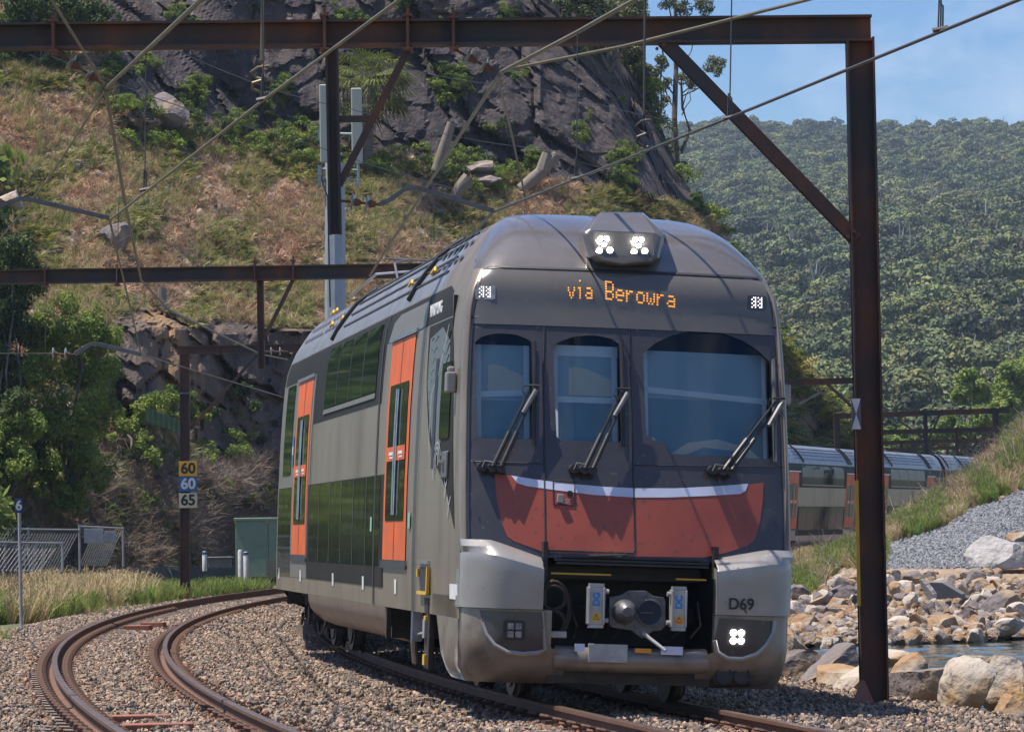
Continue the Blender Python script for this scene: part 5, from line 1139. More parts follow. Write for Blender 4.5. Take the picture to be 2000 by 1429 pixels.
# sides of the driving car
S1, S2 = 4.32, 15.0
for s in (-1, 1):
    patch('upper_band', [(2.30, 3.93), (1.95, 3.86), (1.62, 3.60), (6.95, 3.60), (7.02, 2.95), (19.25, 2.95), (19.25, 3.93)], ss(s, .004), M['charcoal'], cabcar, dv=.12)
    patch('door_surround', [(4.0, 3.60), (3.6, 3.60), (3.6, 3.80), (3.75, 3.87), (6.1, 3.87), (6.5, 3.80), (6.75, 3.60)], ss(s, .009), M['ltgrey'], cabcar, dv=.12)
    patch('rear_surround', [(14.75, .95), (14.75, 3.6), (19.25, 3.6), (19.25, .95)], ss(s, .0055), M['ltgrey'], cabcar, dv=.2)
    side_common(cabcar, s, S1, S2, (7.6, 13.35)); side_door(S1, cabcar, s); side_door(S2, cabcar, s)
    patch('end_window', rrect(17.5, 2.33, 18.7, 3.58, .05, 3), ss(s, .012), M['sideglass'], cabcar, dv=.2)
    patch('lower_band', rect(17.25, .95, 19.2, 2.165), ss(s, .008), M['lowglass'], cabcar, dv=.2)
    patch('dark_wedge', [(6.75, .95), (7.05, 2.15), (6.45, 1.2), (6.4, .95)], ss(s, .009), M['charcoal'], cabcar, dv=.12)
    patch('access_sign', rrect(17.12, 2.45, 17.36, 2.86, .02, 2), ss(s, .016), M['signblue'], cabcar); patch('access_sign_mark', rect(17.18, 2.6, 17.30, 2.72), ss(s, .018), M['white'], cabcar)
    for y_, z_ in ((3.95, 1.58), (7.35, 1.55)): patch('door_notice', rect(y_, z_, y_ + .16, z_ + .16), ss(s, .016), M['noticegreen'], cabcar)
    # cab side artwork and windows
    patch('cab_side_panel', [(3.3, 3.58), (1.62, 3.58), (1.35, 3.3), (1.12, 2.9), (1.0, 2.4), (.68, 1.56), (1.35, 1.95), (2.2, 2.2), (2.75, 2.45), (3.15, 3.0)], ss(s, .005), M['charcoal'], cabcar, dv=.12, du=.4)
    patch('side_artwork', [(3.1, 3.45), (2.2, 3.52), (1.55, 3.35), (1.4, 3.0), (1.6, 2.6), (1.95, 2.3), (2.4, 2.35), (2.7, 2.6), (3.05, 3.0)], ss(s, .009), M['art'], cabcar, dv=.12, du=.4)
    patch('cab_window', rrect(1.25, 2.42, 1.95, 3.15, .04, 3), ss(s, .014), M['sideglass'], cabcar, dv=.15)
    patch('cab_door_slot', rect(2.25, 2.15, 2.45, 3.22), ss(s, .014), M['cabdark'], cabcar, dv=.2)
    mb = MB()
    for k in range(7): z0 = 3.42 - k * .09; mb.tube([(s * (xm(z0) + .008), 2.95 - .12 * j, z0 - .05 * k * .3 + .03 * math.sin(j * 1.9 + k)) for j in range(6)], .005, 4)
    for k in range(4): z0 = 3.40 - k * .11; mb.tube([(s * (xm(z0) + .008), 2.05 - .1 * j, z0 - .06 * math.sin(j * .8)) for j in range(6)], .006, 4)
    mb.build('artwork_wave', M['ink'], cabcar)
    def mark(pts, w):
        """painted stroke lying on the body side"""
        mb = MB()
        for (ya, za), (yb2, zb2) in zip(pts[:-1], pts[1:]):
            L = math.hypot(yb2 - ya, zb2 - za); ny, nz = -(zb2 - za) / L * w * 2.2, (yb2 - ya) / L * w
            mb.add([(s * (xm(z) + .0115), y, z) for y, z in ((ya - ny, za - nz), (ya + ny, za + nz), (yb2 + ny, zb2 + nz), (yb2 - ny, zb2 - nz))], [(0, 1, 2, 3)])
        return mb.build('artwork_line', M['artline'], cabcar)
    mark([(1.75, 3.52), (2.25, 3.05), (2.65, 2.9), (2.7, 2.5), (2.62, 2.3)], .008)
    for y0, z0 in ((1.30, 1.98), (1.05, 1.80)): mark([(y0 + .14, z0 + .07), (y0 + .02, z0 - .02), (y0 + .10, z0 - .12)], .010); mark([(y0 - .10, z0 + .07), (y0 + .02, z0 - .02)], .010)
    for q in range(3): mark([(2.05 + (.10 + .09 * q) * math.cos(t_), 2.2 + (.10 + .05 * q) * math.sin(t_)) for t_ in np.linspace(-.5 - q * .2, 3.4 - q * .3, 10)], .009)
    hb = MB().box((s * 1.565, 1.38, 2.17), (.03, .38, .26)).build('door_handle_box', M['armgrey'], cabcar, bevel=.02); MB().tube([(s * 1.60, 1.5, 2.2), (s * 1.61, 1.3, 2.2)], .018, 6).build('door_handle', M['chrome'], hb)
    if s < 0: mm = frame((s * (xm(3.74) + .012), 2.95, 3.735), (0, -1, 0), (.0, 0, 1))
    else: mm = frame((s * (xm(3.74) + .012), 2.95, 3.735), (0, 1, 0), (0, 0, 1))
    text('name_lettering', 'MARIYUNG', .155, M['white'], mm, cabcar, bold=.006, sx=1.15)
    for y in ((5.15, 8.2, 11.5, 15.7, 18.9)): patch('reflector', rect(y - .09, .90, y + .09, 1.05), ss(s, .008), M['white'], cabcar)
    patch('reflector', rect(.38, .92, .92, 1.06), ss(s, .008), M['white'], cabcar)
    patch('step_pocket', rect(2.4, .94, 3.1, 1.20), ss(s, .008), M['black'], cabcar); mb = MB()
    mb.box((s * 1.565, 2.38, 1.07), (.03, .06, .26)); mb.box((s * 1.565, 2.75, .945), (.03, .70, .03)); mb.box((s * 1.56, 3.2, 1.14), (.02, .08, .08)); mb.build('step_edge', M['yellow'], cabcar)
    MB().box((s * 1.56, 2.75, 1.245), (.03, .78, .03)).build('step_lip', M['chrome'], cabcar)
    patch('tread_notch', rect(2.45, .75, 2.75, .90), ss(s, .008), M['under'], cabcar)
    ld = MB().box((s * 1.50, 2.6, .52), (.06, .32, .62)).build('cab_ladder', M['under'], cabcar, bevel=.01); mb = MB(); mb.box((s * 1.54, 2.6, .70), (.03, .14, .05)); mb.box((s * 1.54, 2.6, .30), (.03, .14, .10)); mb.build('ladder_tread', M['yellow'], ld)
    MB().box((s * 1.545, 2.62, .60), (.03, .16, .18)).build('ladder_plate', M['alu'], ld)
    mb = MB(); mb.box((s * 1.50, 6.0, .62), (.05, .06, .42)); mb.build('cable_post', M['under'], cabcar)
    for y in (3.5, 7.18, 14.55): patch('panel_joint', rect(y - (.05 if y > 7 and y < 8 else .015), .76, y + (.05 if y > 7 and y < 8 else .015), 3.93), ss(s, .0115), M['black'], cabcar, dv=.2)
    mb = MB(); mb.box((s * 1.49, 3.7, .60), (.10, .14, .30)); mb.tube([(s * 1.45, 4.2, .72), (s * 1.47, 4.1, .45), (s * 1.42, 4.3, .22)], .03, 6); mb.tube([(s * 1.45, 3.2, .55), (s * 1.49, 3.9, .5)], .018, 6); mb.build('bogie_cable', M['alu'], cabcar)
# side camera box
x, z = -1.59, 2.93; mb = MB(); mb.box((x, .98, z), (.10, .12, .20)); mb.box((x, .98, z + .12), (.07, .08, .06)); mb.build('side_camera', M['bumper'], cabcar, bevel=.02)
mb = MB(); mb.box((1.60, .98, z), (.10, .12, .20)); mb.build('side_camera', M['bumper'], cabcar, bevel=.02)
patch('cab_skirt', rect(.45, .75, 2.2, .95), ss(-1, .0), M['silver'], cabcar)
floor_pan(cabcar, .9, 19.3); belly(cabcar, 6.1, 14.7); bogie(2.9, cabcar); bogie(17.0, cabcar); ribs(cabcar, 3.2, 13.0)
# roof equipment: grilles, straps, cable trunking
def roof_detail(root, y0):
    mb = MB()
    for s in (-1, 1):
        for k in range(6):
            for zz in (4.2, 4.36, 4.5):
                y = y0 + k * .42; x1, x2 = xm(zz), xm(zz + .05); mb.add([(s * (x1 + .01), y, zz + .012), (s * (x2 + .01), y, zz + .062), (s * (x2 + .01), y + .22, zz + .062), (s * (x1 + .01), y + .22, zz + .012)], [(0, 1, 2, 3)])
    mb.build('roof_grille', M['roofdark'], root)
roof_detail(cabcar, 2.6); roof_detail(cabcar, 13.6); roof_detail(cabcar, 16.4)
mb = MB()
for y in (5.2, 13.2): mb.tube([(s_ * (xm(zz) + .012), y + (4.63 - zz) * 1.0, zz + .015) for s_, zz in ((-1, 4.0), (-1, 4.15), (-1, 4.3), (-1, 4.45), (-1, 4.58), (-1, 4.625))], .035, 6)
mb.build('roof_cable', M['roofdark'], cabcar, smooth=True)
mb = MB()
for y, z in ((4.6, 4.2), (6.5, 4.2), (13.9, 4.25), (15.2, 4.25), (17.8, 4.6), (18.3, 4.6)): x = -xm(z) - .02; mb.tube([(x, y - .15, z + .02), (x + .02, y, z + .07), (x, y + .15, z + .02)], .018, 5)
mb.build('roof_lifting_eye', M['yellow'], cabcar)
# folded pantograph arm and its bright horn behind the roof line
mb = MB(); mb.tube([(-.75, 12.4, 4.66), (-.75, 12.9, 4.95), (-.5, 13.5, 5.05)], .016, 6); mb.tube([(.75, 12.4, 4.66), (.75, 12.9, 4.95), (.5, 13.5, 5.05)], .016, 6); mb.tube([(-.8, 13.5, 5.05), (.8, 13.5, 5.05)], .016, 6)
mb.build('pantograph', M['armgrey'], cabcar)

# ---- following coaches
def gangway(root):
    mb = MB(); mb.box((0, -.3, 2.2), (2.3, .58, 2.9)); return mb.build('gangway', M['black'], root)
def coach():
    root = empty('passenger_car')
    body_shell(root, lambda z: 0.0, 19.2, False); end_wall(root, .01); end_wall(root, 19.19)
    for s in (-1, 1):
        patch('upper_band', [(.1, 2.95), (.1, 3.93), (19.1, 3.93), (19.1, 2.95)], ss(s, .004), M['charcoal'], root, dv=.12)
        patch('rear_surround', rect(.3, .95, 3.0, 3.6), ss(s, .0055), M['ltgrey'], root, dv=.2)
        patch('end_window', rrect(.6, 2.33, 2.0, 3.58, .05, 3), ss(s, .012), M['sideglass'], root, dv=.2); patch('end_window', rrect(17.2, 2.33, 18.6, 3.58, .05, 3), ss(s, .012), M['sideglass'], root, dv=.2)
        side_common(root, s, 2.6, 14.6, (5.2, 14.0)); side_door(2.6, root, s); side_door(14.6, root, s)
        patch('lower_band', rect(.2, .95, 2.5, 2.165), ss(s, .008), M['lowglass'], root, dv=.2); patch('lower_band', rect(16.8, .95, 19.0, 2.165), ss(s, .008), M['lowglass'], root, dv=.2)
        for y in (.06, 19.14): MB().tube([(s * (xm(z) - .01), y, z) for z in (.8, 1.6, 2.4, 3.2, 3.8, 4.1)], .04, 6).build('corner_post', M['silver'], root)
        for y in (1.0, 5.0, 9.5, 14.0, 18.0): patch('reflector', rect(y - .08, .78, y + .08, .92), ss(s, .008), M['white'], root)
    floor_pan(root, .1, 19.1); belly(root, 5.0, 14.2); bogie(2.4, root); bogie(16.8, root); ribs(root, 4.2, 14.5); roof_detail(root, 1.2); roof_detail(root, 15.4); gangway(root)
    mb = MB()
    for y in (.5, 5.0, 14.6, 15.2): mb.tube([(s_ * (xm(zz) + .012), y + (4.63 - zz) * 1.2, zz + .015) for s_, zz in ((1, 4.0), (1, 4.15), (1, 4.3), (1, 4.45), (1, 4.58), (1, 4.625))], .045, 6)
    mb.build('roof_cable', M['roofdark'], root, smooth=True)
    return root
J = [(-1.88, 53.25, 0), (-3.0, 72.4, 0), (-2.75, 91.8, 0), (-.6, 111.0, .05), (3.4, 129.6, .15), (8.6, 147.9, .30), (14.2, 166.9, .35), (19.9, 186.0, .40), (25.6, 205.0, .45), (31.5, 224.0, .5)]
LAB = ['second coach of the train, just showing its edge behind the driving car', 'third coach of the train, hidden in the far bend', 'fourth coach of the train, hidden in the far bend', 'fifth coach of the train, hidden in the far bend',
       'far coach showing beside the driving car, right up against its right edge', 'far coach on the bend passing behind the brown gantry post', 'far coach just right of the brown gantry post, behind grass', 'farthest coach, only its pale roof showing above the grass']
proto_coach = coach()
LAB = [LAB[0], LAB[1], LAB[2], LAB[3], 'far coach emerging from behind the right edge of the driving car, orange door in view', 'far coach passing behind the tall brown gantry post', 'far coach right of the brown gantry post, half hidden by grass', 'farthest visible coach, only its pale roof above the grass', 'last coach of the train']
for i in range(8):
    a, b = Vector(J[i]), Vector(J[i + 1]); d = b - a; o = proto_coach if i == 0 else copy_tree(proto_coach)
    yaw = -math.atan2(d.x, d.y); c = cant_of(a.y); p = a + d.normalized() * .35; p.z += 0
    o.matrix_world = train_matrix(p, yaw, c); tag(o, LAB[i], 'train car', 'coaches of the double-deck train')

# ------------------------------------------------------------------ steel gantries over the line
def gantry(name_label, beam, posts=(), drops=(), braces=(), clamps=(), h=.24, w=.2, group='steel gantries over the tracks', hdrop=.16):
    """beam: (px, py, D) ends; posts: (top, bottom) points; every member is a part"""
    a, b = at(*beam[0]), at(*beam[1]); root = empty('gantry', ((a.x + b.x) / 2, (a.y + b.y) / 2, 0)); tag(root, name_label, 'gantry', group)
    root.location = (0, 0, 0)
    MB().ibeam(a, b, h, w).build('beam', M['rust'], root)
    for t, q, ww, m in posts: MB().ibeam(Vector(q), Vector(t), ww, ww * .9, up=(1, 0, 0), tf=.02, tw=.02).build('post', m, root)
    for t, q, ww in drops: MB().ibeam(Vector(q), Vector(t), ww, ww, up=(1, 0, 0)).build('drop_bracket', M['rust'], root)
    for t, q, ww in braces:
        t = Vector(t); q = Vector(q); MB().ibeam(q, t, ww, ww * .8, up=(0, 1, 0), tf=.018).build('brace', M['rust'], root)
    for px, py, D, hh in clamps:
        c = at(px, py, D); mb = MB(); mb.box(c, (.03, w + .06, hh)); mb.box(c + Vector((0, 0, hh / 2)), (.09, w + .1, .025)); mb.box(c - Vector((0, 0, hh / 2)), (.09, w + .1, .025)); mb.box(c + Vector((0, 0, hh / 2 + .05)), (.03, .03, .09)); mb.build('clamp', M['rustred'], root)
    return root
def foot(p, root, s=.5, hgt=.45, m='rustpink'):
    mb = MB()
    for e in (-1, 1): mb.add([p + Vector((-s * .45, e * .15, 0)), p + Vector((s * .45, e * .15, 0)), p + Vector((.04, e * .15, hgt)), p + Vector((-.04, e * .15, hgt)), p + Vector((-s * .45, e * .17, 0)), p + Vector((s * .45, e * .17, 0)), p + Vector((.04, e * .17, hgt)), p + Vector((-.04, e * .17, hgt))], [(0, 1, 2, 3), (4, 5, 6, 7), (0, 1, 5, 4), (1, 2, 6, 5), (2, 3, 7, 6), (3, 0, 4, 7)])
    mb.box(p + Vector((0, 0, -.02)), (s * 1.3, .6, .12)); return mb.build('base_plate', M[m], root)
D1 = 37.0
bR = at(1679, 75, D1); base1 = at(1708, 1378, D1)
g1 = gantry('nearest rusty steel gantry, its long beam across the top and post beside the train', ((-700, 79, D1), (1701, 57, D1)),
            posts=[(bR, base1, .275, M['rust'])],
            drops=[(at(648, 95, D1), at(655, 458, D1), .13)],
            braces=[(at(800, 92, D1), at(662, 362, D1), .085), (at(650, 233, D1), at(728, 232, D1), .075), (at(1290, 74, D1), at(1672, 468, D1), .165)],
            clamps=[(107, 73, D1, .30), (635, 66, D1, .34), (797, 66, D1, .34), (886, 66, D1, .30)], h=.265, w=.24)
p = at(-640, 82, D1); q = p.copy(); q.z = -.2; MB().ibeam(q, p, .27, .24, up=(1, 0, 0)).build('post', M['rust'], g1)
p = at(1686, 1376, D1 - .2); mb = MB(); mb.add([p + Vector((-.115, 0, 0)), p + Vector((.12, 0, 0)), p + Vector((.02, 0, .24)), p + Vector((-.02, 0, .25)), p + Vector((-.115, .02, 0)), p + Vector((.12, .02, 0)), p + Vector((.02, .02, .24)), p + Vector((-.02, .02, .25))], [(0, 1, 2, 3), (4, 5, 6, 7), (0, 1, 5, 4), (1, 2, 6, 5), (2, 3, 7, 6), (3, 0, 4, 7)]); mb.build('base_gusset', M['rustpink'], g1)

MB().box(at(1675.5, 1060, D1 - .128), (.035, .008, 1.25)).build('painted_flange', M['yellow'], g1)
mb = MB()
for (px, py) in ((1283, 96), (1296, 88), (1668, 452), (1656, 462)): c = at(px, py, D1 - .1); mb.tube([c, c + Vector((0, -.04, 0))], .018, 6)
mb.build('bolt', M['rustred'], g1)
# hourglass board on the post
c = at(1672, 808, D1 - .20); sg = MB().box(c, (.095, .012, .31)).build('marker_board', M['conc']); mb = MB()
for e in (1, -1): mb.add([c + Vector((-.046, -.009, e * .152)), c + Vector((.046, -.009, e * .152)), c + Vector((0, -.009, 0))], [(0, 1, 2)])
mb.build('triangle_mark', M['white'], sg); tag(sg, 'small board with two white triangles point to point on the brown gantry post', 'marker board')
D2 = 69.0
gantry('second rusty gantry whose beam runs behind the roof of the driving car', ((-420, 548, D2), (1240, 522, D2)),
       drops=[(at(508, 543, D2), at(511, 720, D2), .13)], braces=[(at(574, 543, D2), at(514, 665, D2), .085)],
       posts=[(at(-400, 540, D2), Vector((at(-400, 540, D2).x, D2, -.3)), .27, M['rust']), (at(1228, 530, D2), Vector((at(1228, 530, D2).x, D2, -.5)), .27, M['rust'])],
       clamps=[(89, 543, D2, .30), (229, 541, D2, .30), (498, 530, D2, .36), (573, 528, D2, .36)], h=.27, w=.24)
D3 = 100.0
pL = at(361, 690, D3); pB = at(362, 1165, D3)
g3 = gantry('third rusty gantry carrying the three speed boards', ((347, 684, D3), (1400, 664, D3)), posts=[(pL, pB, .26, M['rust']), (at(1390, 670, D3), Vector((at(1390, 670, D3).x, D3, -.5)), .26, M['rust'])],
            braces=[(at(502, 694, D3), at(372, 836, D3), .10)], clamps=[(425, 682, D3, .26)], h=.22, w=.2)
foot(at(362, 1168, D3), g3, .42, .42, 'rustred'); MB().box(at(361, 768, D3), (.32, .3, .05)).build('post_band', M['armgrey'], g3)
for k, (py, tx, m, ink, lab) in enumerate(((915, '60', 'signyellow', 'ink', 'yellow speed board reading 60, topmost on the gantry post'), (945, '60', 'signblue', 'white', 'blue speed board reading 60, in the middle on the gantry post'), (977, '65', 'signcream', 'ink', 'cream speed board reading 65, lowest on the gantry post'))):
    c = at(367.5, py, D3 - .17); b = MB().box(c, (.49, .015, .40)).build('speed_board', M[m], bevel=.004); tag(b, lab, 'speed board', 'speed boards on the gantry post')
    text('numerals', tx, .40, M[ink], frame(c + Vector((0, -.012, 0)), (1, 0, 0), (0, 0, 1)), b, bold=.012, sx=1.0)
gantry('short end of a rusty gantry seen between the driving car and the brown post', ((1380, 752, 132), (1700, 742, 132)), posts=[(at(1692, 745, 132), Vector((at(1692, 745, 132).x, 132, 0)), .26, M['rust'])],
       braces=[(at(1614, 748, 132), at(1684, 812, 132), .13)], h=.22, w=.2)
for k, (D, y0, y1, x0, x1, dx, lab) in enumerate(((176, 813, 801, 1628, 1972, 1807, 'large distant gantry above the far coaches with a drop bracket'), (213, 846, 838, 1650, 1944, 1868, 'second of the distant gantries, just below the large one'),
                                             (242, 866, 859, 1680, 1925, 1760, 'third of the distant gantries, seen under the second one'), (268, 880, 873, 1690, 1900, 1850, 'farthest and lowest of the distant gantries above the coach roofs'))):
    pa, pb = at(x0 + 6, y0, D), at(x1 - (28 if k == 0 else 6), y1, D)
    gantry(lab, ((x0, y0, D), (x1, y1, D)), posts=[(pa, Vector((pa.x, D, .2)), .28, M['rust']), (pb, Vector((pb.x, D, .2)), .28, M['rust'])],
           drops=[(at(dx, (y0 + y1) / 2, D), at(dx + 2, (y0 + y1) / 2 + 80 * 176 / D, D), .18)], braces=[(at(dx + 30, (y0 + y1) / 2, D), at(dx + 3, (y0 + y1) / 2 + 60 * 176 / D, D), .12), (at(x0 + 130, y0 + 10, D), at(x0 + 175, y0 + 40, D), .1)], h=.26, w=.2)
# ------------------------------------------------------------------ wires
def wire(name, pts, r, m, label, cat, group=None, parent=None, sag=0.0):
    P = []
    for i in range(len(pts) - 1):
        a, b = Vector(pts[i]), Vector(pts[i + 1])
        for k in range(8):
            t = k / 8; p = a.lerp(b, t); p.z -= sag * 4 * t * (1 - t); P.append(p)
    P.append(Vector(pts[-1])); o = MB().tube(P, r, 6).build(name, M[m], parent, smooth=True)
    if not parent: tag(o, label, cat, group)
    return o
def D_on(a, b, t): return 1 / (1 / a + t * (1 / b - 1 / a))
cw = 'overhead line wires'
c1 = wire('contact_wire', [at(2400, -158, 19.0), at(1990, 0, 22.6), at(1435, 226, 28.6), at(963, 414, 37), Vector((arc(RT, 69), 69, 4.85)), Vector((arc(RT, 100) , 100, 4.85))], .012, 'wiredark', 'long dark contact wire slanting up to the right over the train nose', 'contact wire', cw)
c2 = wire('contact_wire', [at(1100, -245, 18.6), at(780, 0, 22.3), at(512, 198, 27.6), at(214, 430, 37), at(276, 692, 66), at(545, 773, 88), at(600, 795, 98)], .012, 'wire', 'contact wire over the empty track, slanting through the upper left', 'contact wire', cw)
m1 = wire('messenger_wire', [at(1837, -360, 24), at(1428, -120, 28.7), at(1240, 0, 31.6), at(1130, 62, 33.6), at(976, 143, 37)], .021, 'wire', 'thick tan wire rising right from the twin insulators at the top centre', 'messenger wire', cw)
wire('messenger_wire', [at(976, 146, 37), at(843, 350, 47), at(722, 538, 66)], .021, 'wire', 'tan wire running down left from the top centre insulators to the second gantry', 'messenger wire', cw)
wire('pull_off_wire', [at(1900, -90, 28.5), at(1570, 2, 31.8), at(1220, 90, 34.6), at(985, 137, 37)], .016, 'wire', 'thinner tan wire crossing in front of the beam toward the sky at right', 'pull off wire', cw)
wire('pull_off_wire', [at(972, 150, 37), at(1000, 265, 42), at(1028, 395, 51)], .013, 'wire', 'wire hanging steeply from the top centre insulators to behind the train roof', 'pull off wire', cw)
wire('messenger_wire', [at(520, -90, 28), at(390, 2, 30.5), at(283, 102, 34), at(208, 172, 37)], .021, 'wire', 'thick tan wire rising right from the insulators at the upper left', 'messenger wire', cw)
wire('pull_off_wire', [at(40, -90, 30), at(102, 2, 32), at(205, 168, 37)], .016, 'wire', 'tan wire rising left from the insulators at the upper left', 'pull off wire', cw)
wire('pull_off_wire', [at(205, 178, 37), at(95, 350, 48), at(-60, 540, 62)], .013, 'wire', 'wire running down to the left edge from the upper left insulators', 'pull off wire', cw)
wire('messenger_wire', [at(207, 178, 37), at(243, 390, 49), at(276, 548, 66), at(330, 605, 74), at(510, 692, 92), at(562, 702, 100)], .021, 'wire', 'tan wire dropping from the upper left insulators past the second gantry', 'messenger wire', cw)
wire('feeder_wire', [at(-120, 690, 66), at(95, 690, 68)], .012, 'wire', 'straight wire leading from the left edge to the low pair of insulators', 'stay wire', cw)
for pts, lab in (([at(100, 110, 70), at(574, 270, 90), at(1010, 395, 120)], 'thin cable crossing the slope from upper left, lowest of three'), ([at(330, 92, 70), at(682, 212, 90), at(1050, 290, 115), at(1345, 362, 150)], 'thin cable crossing the dark cliff, middle of three'),
                 ([at(640, 95, 70), at(1050, 172, 95), at(1450, 258, 150), at(1640, 300, 200)], 'thin cable crossing the cliff and the sky, highest of three')): wire('feeder_wire', pts, .010, 'wiredark', lab, 'cable', 'thin cables across the hillside', sag=.15)
def dropper(px0, py0, px1, py1, D, parent, clip=True, m='wiredark'):
    a, b = at(px0, py0, D), at(px1, py1, D); mb = MB(); mb.tube([a, b], .006, 5)
    if clip: mb.tube([b + Vector((-.05, 0, .0)), b + Vector((.05, 0, .02))], .018, 6); mb.tube([b + Vector((.015, 0, .02)), b + Vector((.02, 0, .16)), b + Vector((-.005, 0, .20)), b + Vector((-.015, 0, .02))], .006, 4)
    return mb.build('dropper', M[m], parent)
dropper(1128, 62, 1126, 350, 33.6, c1); dropper(1431, -120, 1425, 232, 28.7, c1); dropper(1840, -120, 1837, 60, 24, c1); dropper(285, 100, 283, 372, 34.2, c2); dropper(516, -80, 514, 196, 27.5, c2)
dropper(845, 350, 848, 470, 46, c1, False); dropper(232, 395, 228, 548, 48, c2, False); dropper(90, 560, 89, 688, 68, c2, False)
def jumper(px, py0, py1, D, parent, w):
    P = [at(px + 2, py0, D), at(px, py1 - 75, D)]
    for k in range(14): t = k / 13; P.append(at(px + w * math.sin(k * 1.15) , py1 - 70 + 62 * t + 6 * math.cos(k * 1.15), D + .05 * math.cos(k * 1.15)))
    P.append(at(px - 2, py1, D)); return MB().tube(P, .012, 6).build('jumper_loop', M['wire' if w > 18 else 'wiredark'], parent, smooth=True)
jumper(1258, -60, 298, 31.3, c1, 16); jumper(510, -60, 193, 27.6, c2, 20)
# insulators and registration arms
def insulators(a, b, label, n=2, r=.09):
    a, b = Vector(a), Vector(b); root = empty('insulator_string', a); tag(root, label, 'insulator', 'insulators on the overhead line'); d = (b - a); L = d.length; d.normalize(); z = Vector((0, 0, 0))
    MB().tube([z, d * L], .014, 6).build('rod', M['rustred'], root)
    for k in range(n):
        c = d * L * (k + .9) / (n + .8); mb = MB(); mb.tube([c - d * .012, c + d * .004, c + d * .022, c + d * .03], [r * .92, r, r * .55, r * .3], 18); mb.build('disc', M['insul'], root, smooth=True)
        MB().tube([c + d * .03, c + d * .085], [.045, .028], 10).build('cap', M['rustred'], root, smooth=True)
    return root
insulators(at(886, 96, D1), at(972, 143, D1), 'pair of glazed insulators slung below the near beam at top centre'); insulators(at(108, 100, D1), at(205, 168, D1), 'pair of glazed insulators slung below the near beam at upper left')
insulators(at(663, 392, D1), at(742, 400, D1), 'pair of insulators on the hanging bracket above the roof of the train', r=.085); insulators(at(82, 690, 68), at(150, 692, 68), 'low pair of insulators in front of the leafy bush at left', r=.12)
insulators(at(514, 686, 97), at(562, 686, 97), 'pair of insulators on the third gantry, left of the train rear', r=.12)
def arm(pts, D, r, label, D2=None):
    P = [at(px, py, D) for px, py in pts]; mb = MB()
    for i in range(len(P) - 1): mb.ibeam(P[i], P[i + 1], r * 2, r * 1.5, up=(0, 1, 0), tf=r * .5, tw=r * .9)
    o = mb.build('registration_arm', M['armgrey'], bevel=.004); tag(o, label, 'registration arm', 'bent steering arms of the overhead line'); return o
arm([(740, 400), (762, 390), (795, 367), (815, 367), (964, 412)], D1, .028, 'bent grey steering arm above the roof of the driving car'); arm([(-60, 430), (0, 402), (38, 388), (60, 390), (213, 426)], D1, .028, 'bent grey steering arm at the left edge, upper of two')
arm([(146, 692), (178, 672), (192, 672), (276, 692)], 68, .05, 'bent rusty steering arm in front of the leafy bush')
arm([(1560, 790), (1600, 768), (1612, 768)], 130, .05, 'small steering arm behind the right edge of the driving car')
wire('pantograph_horn', [at(682, 580, 52), at(735, 535, 50), at(800, 530, 50), at(830, 534, 50)], .018, 'chrome', 'bright metal horn sticking up behind the roof of the driving car', 'pantograph horn')
# ------------------------------------------------------------------ telecom mast
Dm = hill_D(655, 1000) - 1.5
_mb = at(655, 1000, Dm); _mb.z = -.3; mast = empty('telecom_mast', _mb); tag(mast, 'pale blue-grey mast with antenna panels behind the second gantry', 'telecom mast'); mo = mast.location.copy()
mb = MB(); mb.tube([Vector((0, 0, -.2)), at(654, 318, Dm) - mo], [.46, .36], 8); mb.build('pole', M['concrete'], mast)
mb = MB(); mb.tube([at(653, 318, Dm) - mo, at(651, 245, Dm) - mo], [.14, .12], 8); mb.tube([at(697, 240, Dm) - mo, at(700, 365, Dm) - mo], [.06, .06], 8); mb.build('upper_tube', M['concrete'], mast)
for px, y0, y1, w in ((633, 165, 318, 17), (697, 172, 320, 21)):
    c = at(px, (y0 + y1) / 2, Dm - .4) - mo; MB().box(c, (w / FPX * Dm, .18, (y1 - y0) / FPX * Dm)).build('antenna_panel', M['panelcream'], mast, bevel=.04)
mb = MB()
for py in (260, 330, 350): mb.tube([at(625, py, Dm) - mo, at(700, py + 2, Dm) - mo], .05, 6); mb.box(at(624, py + 4, Dm) - mo, (.12, .3, .4))
mb.build('bracket', M['concrete'], mast); mb = MB(); mb.tube([at(632, 320, Dm - .3) - mo, at(628, 350, Dm - .3) - mo, at(640, 385, Dm - .4) - mo, at(645, 600, Dm - .45) - mo], .03, 5); mb.build('cable', M['black'], mast)
# ------------------------------------------------------------------ lineside things at left
p0 = onz(42, 1240, -.3); post = empty('marker_post', p0); tag(post, 'slim grey post with a small blue number 6 plate in a white footing', 'marker post')
k_ = p0.y / FPX; MB().tube([(0, 0, 0), (-.02, 0, 262 * k_)], .034, 10).build('pole', M['signgrey'], post, smooth=True)
pl = MB().box((-.02, -.045, 252 * k_), (.155, .012, .27)).build('number_plate', M['signnavy'], post, bevel=.003); text('numerals', '6', .26, M['white'], frame((-.02, -.054, 252 * k_), (1, 0, 0), (0, 0, 1)), pl, bold=.008)
MB().tube([(0, 0, -.1), (0, 0, .07), (0, 0, .13)], [.13, .15, .12], 14).build('footing', M['paint'], post)
